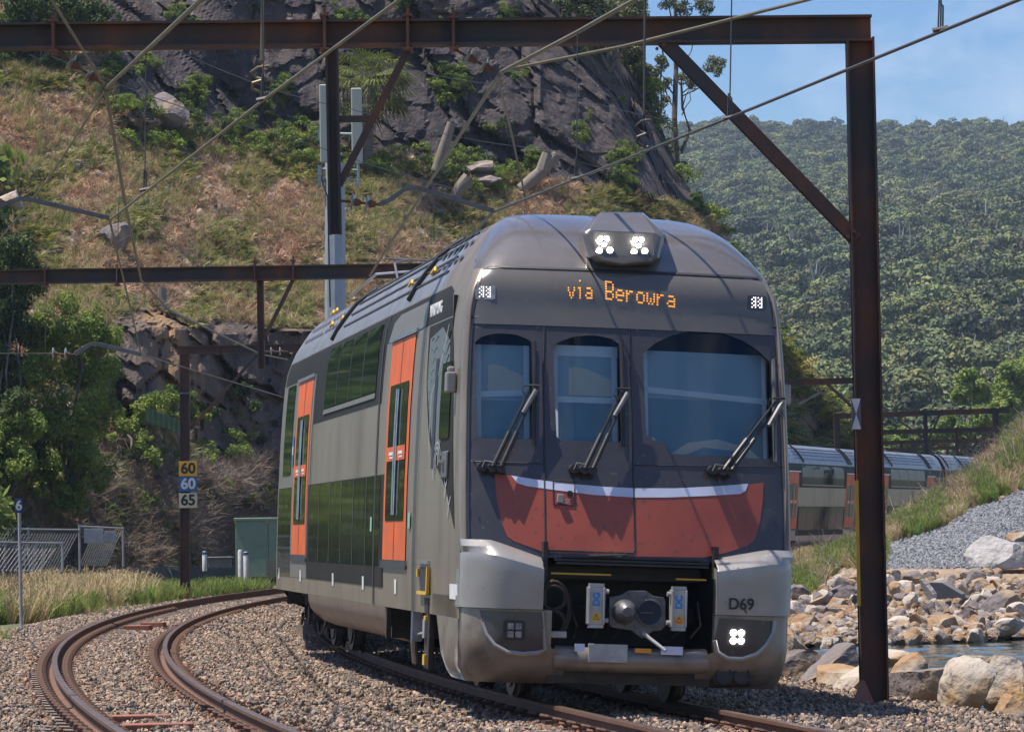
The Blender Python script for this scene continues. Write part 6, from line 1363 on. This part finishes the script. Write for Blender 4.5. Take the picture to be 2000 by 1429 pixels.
# green cabinet
cb = at(505, 1128, 124); cab = empty('equipment_cabinet', cb, R(-4)); tag(cab, 'pale green metal equipment cabinet partly behind the rear of the driving car', 'cabinet')
bd = MB().box((0, 0, .98), (1.42, .8, 1.9)).build('cabinet_body', M['boxgreen'], cab, bevel=.02); MB().box((0, 0, 1.97), (1.50, .9, .10)).build('lid', M['boxgreen'], cab, bevel=.02)
MB().box((.40, -.405, 1.0), (.012, .02, 1.85)).build('door_joint', M['black'], bd); MB().box((.55, -.41, .35), (.45, .02, .5)).build('lower_panel', M['ltgrey'], bd); mb = MB(); mb.box((-.70, -.40, 1.88), (.06, .04, .12)); mb.box((.38, -.41, 1.88), (.05, .04, .12)); mb.build('corner_strap', M['yellow'], bd)
for px, y0, y1, D, lab, blue in ((400, 1076, 1108, 112, 'short white bollard right of the speed board post', True), (470, 1073, 1142, 112, 'taller white bollard against the green cabinet, left of a blue-topped one', False), (481, 1077, 1147, 110, 'white bollard with a blue top in front of the green cabinet', True)):
    b = at(px, y1, D); h_ = (y1 - y0) / FPX * D; r_ = empty('bollard', b); tag(r_, lab, 'bollard', 'white bollards by the cabinet'); MB().tube([(0, 0, -.1), (0, 0, h_ - .05), (0, 0, h_)], [.075, .075, .05], 12).build('post', M['paint'], r_, smooth=True)
    if blue: MB().tube([(0, 0, h_ - .10), (0, 0, h_ - .02)], .079, 12).build('blue_band', M['signblue'], r_)
b = at(430, 1105, 116); o = MB().box((0, 0, .1), (.7, .7, .3)).box((0, 0, .27), (.8, .8, .05)).build('service_box', M['conc'], bevel=.02); o.location = b; tag(o, 'low grey-green service box between the white bollards', 'service box')
# chain link fences
def fence(px0, px1, ytop, hgt, D0, D1_, n, label):
    A, B = at(px0, ytop, D0), at(px1, ytop + 4, D1_); root = empty('wire_fence', (A.x, A.y, A.z - hgt)); tag(root, label, 'fence', 'wire mesh fences at the foot of the hill'); d = B - A; o = Vector((0, 0, hgt))
    for k in range(n + 1): q = d * k / n; MB().tube([q, q + o + Vector((0, 0, .05))], .035, 8).build('post', M['signgrey'], root, smooth=True)
    MB().tube([o, d + o], .03, 6).build('top_rail', M['signgrey'], root, smooth=True)
    mb = MB(); L = d.length; m = int(L / .16); dn = d / L
    for k in range(m):
        for sg in (-1, 1):
            a = k * .16; e = a + sg * hgt
            if 0 <= e <= L: mb.tube([dn * a + Vector((0, -.02, 0)), dn * e + Vector((0, -.02, hgt))], .0045, 3, False)
    mb.build('mesh', M['signgrey'], root); return root
fence(-160, 155, 1030, 1.25, 104, 112, 3, 'grey chain link fence at the left edge among dry scrub'); fence(-140, 122, 1056, .8, 100, 104, 2, 'lower chain link fence in front of the taller one at the left'); 
fence(155, 240, 1027, 1.2, 113, 116, 1, 'chain link fence panel holding two small grey plates')
c = at(183, 1046, 112.5); o = MB().box(c, (.58, .03, .44)).build('sign_plate', M['signgrey'], bevel=.005); tag(o, 'larger of two blank grey plates hung on the fence', 'plate'); c = at(216, 1048, 113.3); o = MB().box(c, (.36, .03, .34)).build('sign_plate', M['signgrey'], bevel=.005); tag(o, 'smaller of two blank grey plates hung on the fence', 'plate')
# corrugated sheet and slab on the cutting
V = []; F = []; A, B = at(284, 822, 121.5), at(362, 850, 119.5); n = 30
for i in range(n + 1):
    t = i / n; q = A.lerp(B, t); 
    for dz in (.48, 0): V.append(q + Vector((0, .03 * math.sin(i * 1.6) , dz * (1 - .2 * t))))
for i in range(n): F.append((2 * i, 2 * i + 1, 2 * i + 3, 2 * i + 2))
o = mesh_np('corrugated_sheet', V, F, M['corr']); so = o.modifiers.new('thickness', 'SOLIDIFY'); so.thickness = .01; tag(o, 'dark green corrugated sheet lying against the cutting beside the speed board post', 'metal sheet')

# ------------------------------------------------------------------ boulders
def boulder(px, y0, y1, wpx, D, m, label, seed, depth=1.0, group=None, tilt=0.0, flat=None, cat='boulder', sink=.12, nch=9):
    r = random.Random(seed); bm = bmesh.new(); bmesh.ops.create_icosphere(bm, subdivisions=4 if D < 60 else 3, radius=1)
    pl = [(Vector((r.gauss(0, 1), r.gauss(0, 1), r.gauss(0, .8))).normalized(), r.uniform(.42, .72)) for _ in range(nch + 4)]
    sx = wpx / FPX * D / 2 * 1.16; sz = (y1 - y0) / FPX * D / 2 * 1.25; sy = max(sx, sz) * depth
    for v in bm.verts:
        for n, d in pl:
            e = v.co.dot(n) - d
            if e > 0: v.co -= n * e * .99
        v.co *= 1.30
        q = v.co * 2.2 + Vector((seed * 3.1, 0, 0)); v.co += v.co.normalized() * (fbm(q, 4) * .05 + abs(mnoise.noise(q * 2.3)) * .05)
        v.co.x *= sx; v.co.y *= sy; v.co.z *= sz
    me = bpy.data.meshes.new('boulder'); bmesh.ops.recalc_face_normals(bm, faces=bm.faces); bm.to_mesh(me); bm.free(); me.materials.append(M[m]); me.polygons.foreach_set('use_smooth', [True] * len(me.polygons))
    try: me.set_sharp_from_angle(angle=R(24))
    except Exception: pass
    o = bpy.data.objects.new('boulder', me); col.objects.link(o); c = at(px, (y0 + y1) / 2, D); o.location = c - Vector((0, 0, sink * sz)); o.rotation_euler = (0, R(tilt), 0); tag(o, label, cat, group); return o
NR = 'boulders of the near embankment edge'; FR_ = 'boulders on the far shore'
near = [(1555, 1272, 1335, 110, 44, 'sandgrey', 'mauve-grey boulder half behind the right corner of the train', 12), (1618, 1272, 1345, 120, 43, 'sandgrey', 'long purple-grey boulder sloping beside the train', -14), (1640, 1290, 1360, 105, 42, 'sand', 'tan boulder just left of the brown gantry post', 5),
        (1662, 1300, 1385, 78, 40, 'sandpale', 'pale rounded boulder leaning behind the foot of the gantry post', 10), (1775, 1284, 1330, 84, 43.5, 'sand', 'brown boulder right of the gantry post, behind a dark one', -6), (1805, 1292, 1388, 122, 40.5, 'sandgrey', 'large dark grey boulder right of the gantry post with a post shadow on it', -22),
        (1876, 1290, 1352, 105, 42.5, 'sandgrey', 'grey boulder behind the large cream one', 6), (1886, 1302, 1402, 104, 39.5, 'sandpale', 'large cream boulder right of the dark grey one', 24), (1962, 1290, 1385, 98, 40.5, 'sandpale', 'tall pale boulder at the right edge', -8),
        (2040, 1285, 1390, 110, 40, 'sandgrey', 'grey boulder cut by the right edge', 8), (1968, 1370, 1440, 82, 38, 'sand', 'tan boulder in the bottom right corner', 12), (1770, 1366, 1398, 64, 40, 'sandpale', 'small tan block under the large dark grey boulder', 0),
        (1543, 1238, 1290, 90, 47, 'sand', 'yellowish boulder above the mauve-grey one beside the train', 8), (1500, 1285, 1345, 100, 45, 'sandgrey', 'boulder in the shadow of the train corner', 8), (1745, 1272, 1300, 60, 46, 'sandpale', 'pale boulder by the water just right of the gantry post', 4), (1920, 1280, 1310, 90, 45, 'sandpale', 'flat pale boulder at the water above the cream one', 4), (2120, 1280, 1420, 120, 39, 'sandpale', 'pale boulder outside the right edge', 4)]
for i, (px, y0, y1, w, D, m, lab, tl) in enumerate(near): boulder(px, y0, y1, w, D, m, lab, i + 3, 1.0, NR, tl)
farr = [(1968, 1052, 1126, 124, 98.5, 'white_r', 'big white boulder on the gravel heap at the right edge', 8), (1990, 1038, 1064, 52, 103, 'sand', 'orange rock behind the big white boulder', 0), (1945, 1157, 1218, 118, 86, 'sandgrey', 'large flat grey boulder above the water at right', -10), (1838, 1192, 1248, 54, 82, 'sand', 'upright tan boulder by the water', 12),
        (1572, 1205, 1247, 68, 82, 'sand', 'tan boulder nearest the train on the far shore', -5), (1550, 1182, 1222, 60, 85, 'sandpale', 'pale boulder above the tan one nearest the train', 6), (1640, 1193, 1226, 24, 83, 'sand', 'small orange rock left of the gantry post', 10), (1750, 1141, 1178, 32, 88, 'sand', 'tan round rock right of the gantry post', 0),
        (1771, 1130, 1170, 38, 89, 'sandpale', 'pale rock beside the tan round one', 14), (1786, 1120, 1146, 34, 92, 'sandgrey', 'grey rock at the top of the far shore rocks', 0), (1880, 1136, 1160, 30, 89, 'sandpale', 'pale block right of the grey concrete slab', 10), (1900, 1120, 1152, 44, 92, 'sandgrey', 'grey rock above the pale block', -10),
        (1938, 1122, 1152, 52, 92, 'sandpale', 'pale slab rock above the large flat grey boulder', 8), (1815, 1176, 1208, 26, 85, 'sandgrey', 'grey rock under the concrete slab', 0), (1797, 1196, 1236, 40, 82, 'sand', 'orange pointed rock left of the upright tan one', -12), (1757, 1196, 1234, 46, 82, 'sandpale', 'pale rock near the water right of the gantry post', 4),
        (1776, 1160, 1190, 30, 86, 'sandpale', 'cube of pale rock in the middle of the far shore', 12), (1745, 1118, 1148, 34, 92, 'sandgrey', 'grey rock next to the gantry post at the top of the shore', 0), (1650, 1150, 1190, 52, 88, 'sandgrey', 'grey rock below the dead bush', 5), (1600, 1238, 1262, 80, 79, 'sand', 'low brown rock at the waterline left of the gantry post', 0),
        (1975, 1210, 1238, 46, 81, 'sandpale', 'pale rock at the waterline by the right edge', 0), (1905, 1214, 1240, 34, 81, 'sand', 'tan rock below the large flat boulder', 0), (1868, 1222, 1246, 28, 80.5, 'sandgrey', 'small grey rock at the waterline', 0), (1560, 1145, 1172, 34, 92, 'sandgrey', 'grey rock among the grass beside the train', 0),
        (1712, 1226, 1256, 44, 79.5, 'sand', 'rock half hidden behind the gantry post at the waterline', 0), (1905, 962, 988, 30, 117, 'sandpale', 'pale oblong rock on the edge of the gravel heap', 20)]
M['white_r'] = mat('white_rock', (0.44, 0.42, 0.40), 0.9, c2=(0.30, 0.28, 0.26), scale=1.6, bump=1.0, bscale=5, bdist=.1)
for i, (px, y0, y1, w, D, m, lab, tl) in enumerate(farr): boulder(px, y0, y1, w, D, m, lab, i + 640, .9, FR_, tl, nch=10)
rr_ = random.Random(5)
k = 0
for i in range(95):
    px = rr_.uniform(1525, 2080); py = rr_.uniform(1135, 1250); D = float(np.interp(py, [1110, 1175, 1250], [96, 87, 79.5])) - .3; w = rr_.uniform(16, 42); h = w * rr_.uniform(.55, .95)
    if 1790 < px < 1885 and 1130 < py < 1205: continue
    boulder(px, py - h / 2, py + h / 2, w, D, rr_.choice(['sand', 'sandpale', 'sandgrey', 'sand', 'sandpale']), 'smaller weathered rock heaped among the bigger boulders of the far shore', 100 + i, .9, 'smaller rocks of the far shore', rr_.uniform(-20, 20), nch=8)
# concrete slabs and red beam
def slab(pts, D0, D1_, thick, m, name, label, cat):
    P = [at(px, py, D0 if i in (0, len(pts) - 1) else D1_) for i, (px, py) in enumerate(pts)]; n = len(P); mb = MB(); Q = [p + Vector((.12, thick, .02)) for p in P]
    mb.add(P + Q, [list(range(n)), list(range(n, 2 * n))] + [[i, (i + 1) % n, n + (i + 1) % n, n + i] for i in range(n)]); o = mb.build(name, M[m], bevel=.01); tag(o, label, cat); return o
slab([(1800, 1136), (1840, 1137), (1879, 1160), (1876, 1198), (1843, 1196), (1822, 1170)], 87, 87, .25, 'conc', 'concrete_slab', 'dark grey concrete slab standing among the far shore rocks', 'concrete slab'); slab([(1794, 1132), (1800, 1131), (1822, 1160), (1820, 1178), (1806, 1162)], 86.6, 86.6, .15, 'sandpale', 'concrete_slab', 'narrow pale slab leaning on the dark grey one', 'concrete slab')
o = MB().ibeam(at(1914, 1118, 96.5), at(2120, 1112, 96.5), .12, .12).build('steel_beam', M['rustred']); tag(o, 'red rusty steel beam lying below the big white boulder', 'steel beam')

# ------------------------------------------------------------------ trees, shrubs, palm and logs
def limb(mb, a, b, r0, r1, wob=.15, seed=0):
    r = random.Random(seed); P = [Vector(a).lerp(Vector(b), t) + Vector((r.gauss(0, wob), r.gauss(0, wob), 0)) * (0 < t < 1) for t in (0, .25, .5, .75, 1)]; mb.tube(P, [r0 + (r1 - r0) * t for t in (0, .25, .5, .75, 1)], 7); return P
def lumps_px(L, D, dy=1.0, seed=0):
    r = random.Random(seed); o = []
    for px, py, rp in L:
        c = at(px, py, D + r.uniform(-dy, dy)); o.append((tuple(c), rp / FPX * D))
    return o
def sub_lumps(L, n, k, seed):
    """break each big lump into many small clumps so light and dark gaps show"""
    r = random.Random(seed); o = []
    for c, rad in L:
        for _ in range(n):
            d = Vector((r.gauss(0, 1), r.gauss(0, 1), r.gauss(0, 1))).normalized() * rad * r.uniform(.5, 1.0); o.append((tuple(Vector(c) + d), rad * k * r.uniform(.6, 1.3)))
    return o
def bush(name, label, cat, L, D, n, size, m, stem_px, seed, group=None, dy=1.2, sub=16, k=.45):
    if D < 200 and stem_px[0] < 1400 and cat == 'shrub': D = hill_D(stem_px[0], stem_px[1]) - 1.0; stem_px = (stem_px[0], stem_px[1], D)
    base = at(*stem_px); root = empty(name, (0, 0, 0)); tag(root, label, cat, group); big = lumps_px(L, D, dy, seed)
    foliage('crown' if cat == 'tree' else 'foliage', sub_lumps(big, sub, k, seed), n, size, m, root, seed)
    mb = MB()
    for i, (c, rad) in enumerate(big[:7]): limb(mb, base, c, .10 if cat == 'tree' else .06, .02, .12, seed + i)
    mb.build('trunk' if cat == 'tree' else 'stem', M['gumbark'], root); return root
bush('shrub', 'big leafy green bush in front of the cutting, left of the speed boards', 'shrub', [(150, 620, 48), (95, 640, 45), (190, 660, 42), (120, 700, 62), (190, 730, 50), (75, 730, 40), (130, 790, 60), (190, 800, 40), (90, 830, 45), (160, 870, 45), (120, 930, 45), (215, 670, 22), (70, 900, 45), (180, 930, 40), (50, 960, 35), (140, 970, 35)], 111, 52000, .05, M['leaf'], (140, 1000, 111), 3)
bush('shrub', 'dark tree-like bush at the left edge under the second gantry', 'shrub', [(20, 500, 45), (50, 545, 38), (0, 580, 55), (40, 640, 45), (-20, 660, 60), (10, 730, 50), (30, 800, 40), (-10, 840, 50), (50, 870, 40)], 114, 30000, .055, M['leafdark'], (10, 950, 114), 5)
bush('shrub', 'low pale green bush at the left edge above the dead branches', 'shrub', [(20, 850, 42), (60, 830, 30), (-10, 900, 45), (40, 900, 30)], 109, 9000, .05, M['leaf'], (10, 990, 109), 7)
bush('shrub', 'small feathery bush on the cutting beside the third gantry post', 'shrub', [(300, 790, 28), (330, 780, 22), (275, 805, 20)], 122, 4500, .04, M['leaf'], (300, 830, 122), 8)
bush('shrub', 'creeper hanging over the cutting below the corrugated sheet', 'shrub', [(250, 830, 20), (280, 860, 18), (300, 890, 16), (230, 815, 16)], 120, 2500, .045, M['leaf'], (270, 900, 120), 9)
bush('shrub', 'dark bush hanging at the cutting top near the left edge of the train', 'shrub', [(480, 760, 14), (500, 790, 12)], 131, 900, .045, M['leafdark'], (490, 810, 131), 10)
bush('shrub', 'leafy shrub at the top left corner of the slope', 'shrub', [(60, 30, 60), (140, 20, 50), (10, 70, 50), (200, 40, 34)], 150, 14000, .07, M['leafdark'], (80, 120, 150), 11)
bush('tree', 'dark gum tree on the cliff top just left of the open sky', 'tree', [(1180, 30, 42), (1235, 20, 30), (1210, 75, 26), (1130, 10, 40), (1250, 60, 14)], 178, 12000, .085, M['gumleaf'], (1190, 140, 178), 12)
bush('tree', 'bushy gum tree growing down the sunny edge of the cliff', 'tree', [(1235, 110, 26), (1250, 150, 22), (1262, 190, 18), (1240, 80, 20), (1275, 220, 14)], 182, 8000, .08, M['gumleaf'], (1250, 260, 182), 13)
def gum(px0, py0, px1, py1, D, seed, label, tufts, r0=.13):
    root = empty('gum_tree', (0, 0, 0)); tag(root, label, 'tree', 'slender gum trees on the cliff edge'); mb = MB(); a, b = at(px0, py0, D), at(px1, py1, D); P = limb(mb, a, b, r0, r0 * .45, .12, seed)
    big = []
    for k, (px, py, rp) in enumerate(tufts):
        c = at(px, py, D + (k % 3 - 1) * .8); t = min(max((py0 - py - 60) / (py0 - py1), .15), .95); s_ = a.lerp(b, t); limb(mb, s_, c, r0 * .35, r0 * .12, .12, seed + k); big.append((tuple(c), rp / FPX * D))
    mb.build('trunk', M['gumbark'], root); foliage('crown', sub_lumps(big, 9, .6, seed), 620 * len(big), .06, M['gumleaf'], root, seed); return root
gum(1322, 330, 1316, -60, 186, 21, 'slender gum tree with the thickest trunk against the sky', [(1300, 0, 20), (1335, 15, 16), (1298, 165, 16), (1285, 140, 12), (1350, -30, 24)], .17)
gum(1330, 300, 1334, 120, 188, 22, 'slender gum tree leaning right whose tuft stands alone in the sky', [(1395, 128, 16), (1405, 122, 12), (1375, 8, 18), (1340, 155, 15), (1352, 165, 12)], .10)
gum(1262, 260, 1256, -40, 184, 23, 'slender gum tree close to the cliff edge, left of the others', [(1265, 175, 14), (1280, 190, 12), (1250, 30, 16)], .11)
gum(1285, 250, 1290, 60, 187, 24, 'thin young gum tree between two taller ones', [(1288, 120, 13), (1278, 160, 12), (1300, 195, 10)], .08)
for (L, D, n, st, sd, lab) in (([(1895, 745, 24), (1915, 770, 20), (1880, 770, 18)], 300, 5000, (1895, 880, 300), 31, 'round-crowned green tree behind the distant gantries'), ([(1940, 805, 26), (1965, 790, 22), (1915, 815, 20), (1950, 830, 20)], 285, 6000, (1940, 900, 285), 32, 'round green tree at the right end of the distant gantries'),
                               ([(1860, 830, 24), (1830, 850, 20), (1880, 850, 22)], 290, 5000, (1860, 900, 290), 33, 'green tree between the distant gantries'), ([(1985, 740, 34), (2010, 720, 34), (1960, 760, 24), (2020, 770, 40)], 330, 8000, (1995, 880, 330), 34, 'yellow-green tree at the right edge above the grass bank'), ([(1760, 860, 20), (1735, 850, 18), (1790, 870, 18)], 290, 4500, (1760, 900, 290), 35, 'low green tree above the far coaches right of the gantry post')):
    bush('tree', lab, 'tree', L, D, n, .16, M['leaf'], st, sd, 'trees behind the distant gantries', 2.5)
# cabbage palm at the foot of the cliff
pd_ = hill_D(718, 320) - 1.6; base = at(718, 320, pd_); top = at(722, 170, pd_); palm = empty('palm_tree', base); tag(palm, 'cabbage palm with fan leaves in front of the dark cliff', 'palm tree'); MB().tube([Vector((0, 0, -1)), (top - base) * .5, top - base], [.28, .22, .30], 10).build('trunk', M['gumbark'], palm, smooth=True)
V = []; F = []; r = random.Random(4)
for i in range(74):
    d = Vector((r.gauss(0, 1), r.gauss(0, 1), r.gauss(.25, .7))).normalized(); c0 = (top - base) + d * .3; c1 = (top - base) + d * r.uniform(.9, 1.5) + Vector((0, 0, -.1)); sdv = d.cross(Vector((0, 0, 1))).normalized(); nn = sdv.cross(d)
    k = len(V); V += [c0 - sdv * .012, c0 + sdv * .012, c1 + sdv * .012, c1 - sdv * .012]; F.append((k, k + 1, k + 2, k + 3))
    for j in range(13):
        a = (j - 6) * .21; u_ = d * math.cos(a) + sdv * math.sin(a); L = 1.2 * r.uniform(.8, 1.1); tip = c1 + u_ * L + Vector((0, 0, -.28 * L - .1 * abs(a))); mid = c1 + u_ * L * .55 + nn * .05; w = u_.cross(nn).normalized() * .035
        k = len(V); V += [c1, mid - w, tip, mid + w]; F.append((k, k + 1, k + 2, k + 3))
mesh_np('fronds', V, F, M['grass'], palm)
def log(pts, D, rs, label, fork=None):
    D = hill_D(*pts[-1]) - .12
    root = MB(); P = [at(px, py, D) for px, py in pts]; root.tube(P, rs, 9)
    if fork: root.tube([at(*fork[0], D), at(*fork[1], D)], [rs[-1], rs[-1] * .8], 8)
    o = root.build('dead_log', M['log'], smooth=True); tag(o, label, 'log', 'bleached dead logs on the slope'); return o
log([(882, 240), (866, 290), (850, 348)], 153, [.20, .24, .30], 'upright bleached log at the centre of the slope'); log([(1088, 302), (1055, 338), (1018, 372)], 158, [.22, .30, .34], 'forked bleached log leaning right above the train roof', ((1060, 334), (1070, 300)))
log([(916, 346), (900, 366), (888, 390)], 152, [.30, .30, .24], 'short thick bleached log below the upright one'); log([(316, 562), (317, 585), (318, 606)], 131, [.15, .17, .20], 'grey tree stump on the edge of the cutting'); 
for i, (px, y0, y1, w, D, m, lab) in enumerate(((320, 195, 245, 110, 148, 'sandgrey', 'rounded dark boulder at the foot of the cliff, upper left'), (930, 318, 345, 70, 155, 'sandgrey', 'flat dark rock between the bleached logs'), (945, 340, 368, 90, 154, 'sandgrey', 'broad grey rock below the flat dark one'), (20, 375, 410, 46, 133, 'sandpale', 'pale rock on the slope at the left edge'), (230, 445, 490, 60, 134, 'sandgrey', 'grey rock halfway up the slope at left'))): boulder(px, y0, y1, w, hill_D(px, y1) - .1, m, lab, 300 + i, .9, 'rocks on the slope', sink=.0)
# dead bush and dry stalks in front of the far coaches
mb = MB(); r = random.Random(9); b0 = at(1612, 1150, 94)
def br(a, d, L, rad, lv):
    b = a + d * L; mb.tube([a, (a + b) / 2 + Vector((r.gauss(0, .04), 0, r.gauss(0, .03))), b], [rad, rad * .8, rad * .55], 4, False)
    if lv:
        for _ in range(3): br(a + d * L * r.uniform(.4, 1), (d + Vector((r.gauss(0, .5), r.gauss(0, .5), r.gauss(.1, .3)))).normalized(), L * .62, rad * .55, lv - 1)
br(b0, Vector((.25, 0, 1)).normalized(), .55, .03, 4); br(b0, Vector((-.4, .1, .9)).normalized(), .4, .02, 3)
o = mb.build('dead_bush', M['twig']); tag(o, 'leafless dead bush on the far shore left of the gantry post', 'dead bush')

# ------------------------------------------------------------------ air
hz = bpy.data.materials.new('haze_air'); hz.use_nodes = True; hn_ = hz.node_tree; hn_.nodes.remove(hn_.nodes['Principled BSDF'])
pv = hn_.nodes.new('ShaderNodeVolumePrincipled'); pv.inputs['Color'].default_value = (0.60, 0.78, 1.0, 1); pv.inputs['Density'].default_value = 0.00014; pv.inputs['Anisotropy'].default_value = 0.2
hn_.links.new(pv.outputs[0], hn_.nodes['Material Output'].inputs['Volume'])
mb = MB(); mb.box((0, 2900, 164), (9000, 7000, 420 - 0)); mb.v = [Vector((v.x, v.y, -46 if v.z < 100 else 330)) for v in mb.v]
o = mb.build('haze', hz); tag(o, 'thin blue air between the camera and the far range', 'haze', kind='stuff')
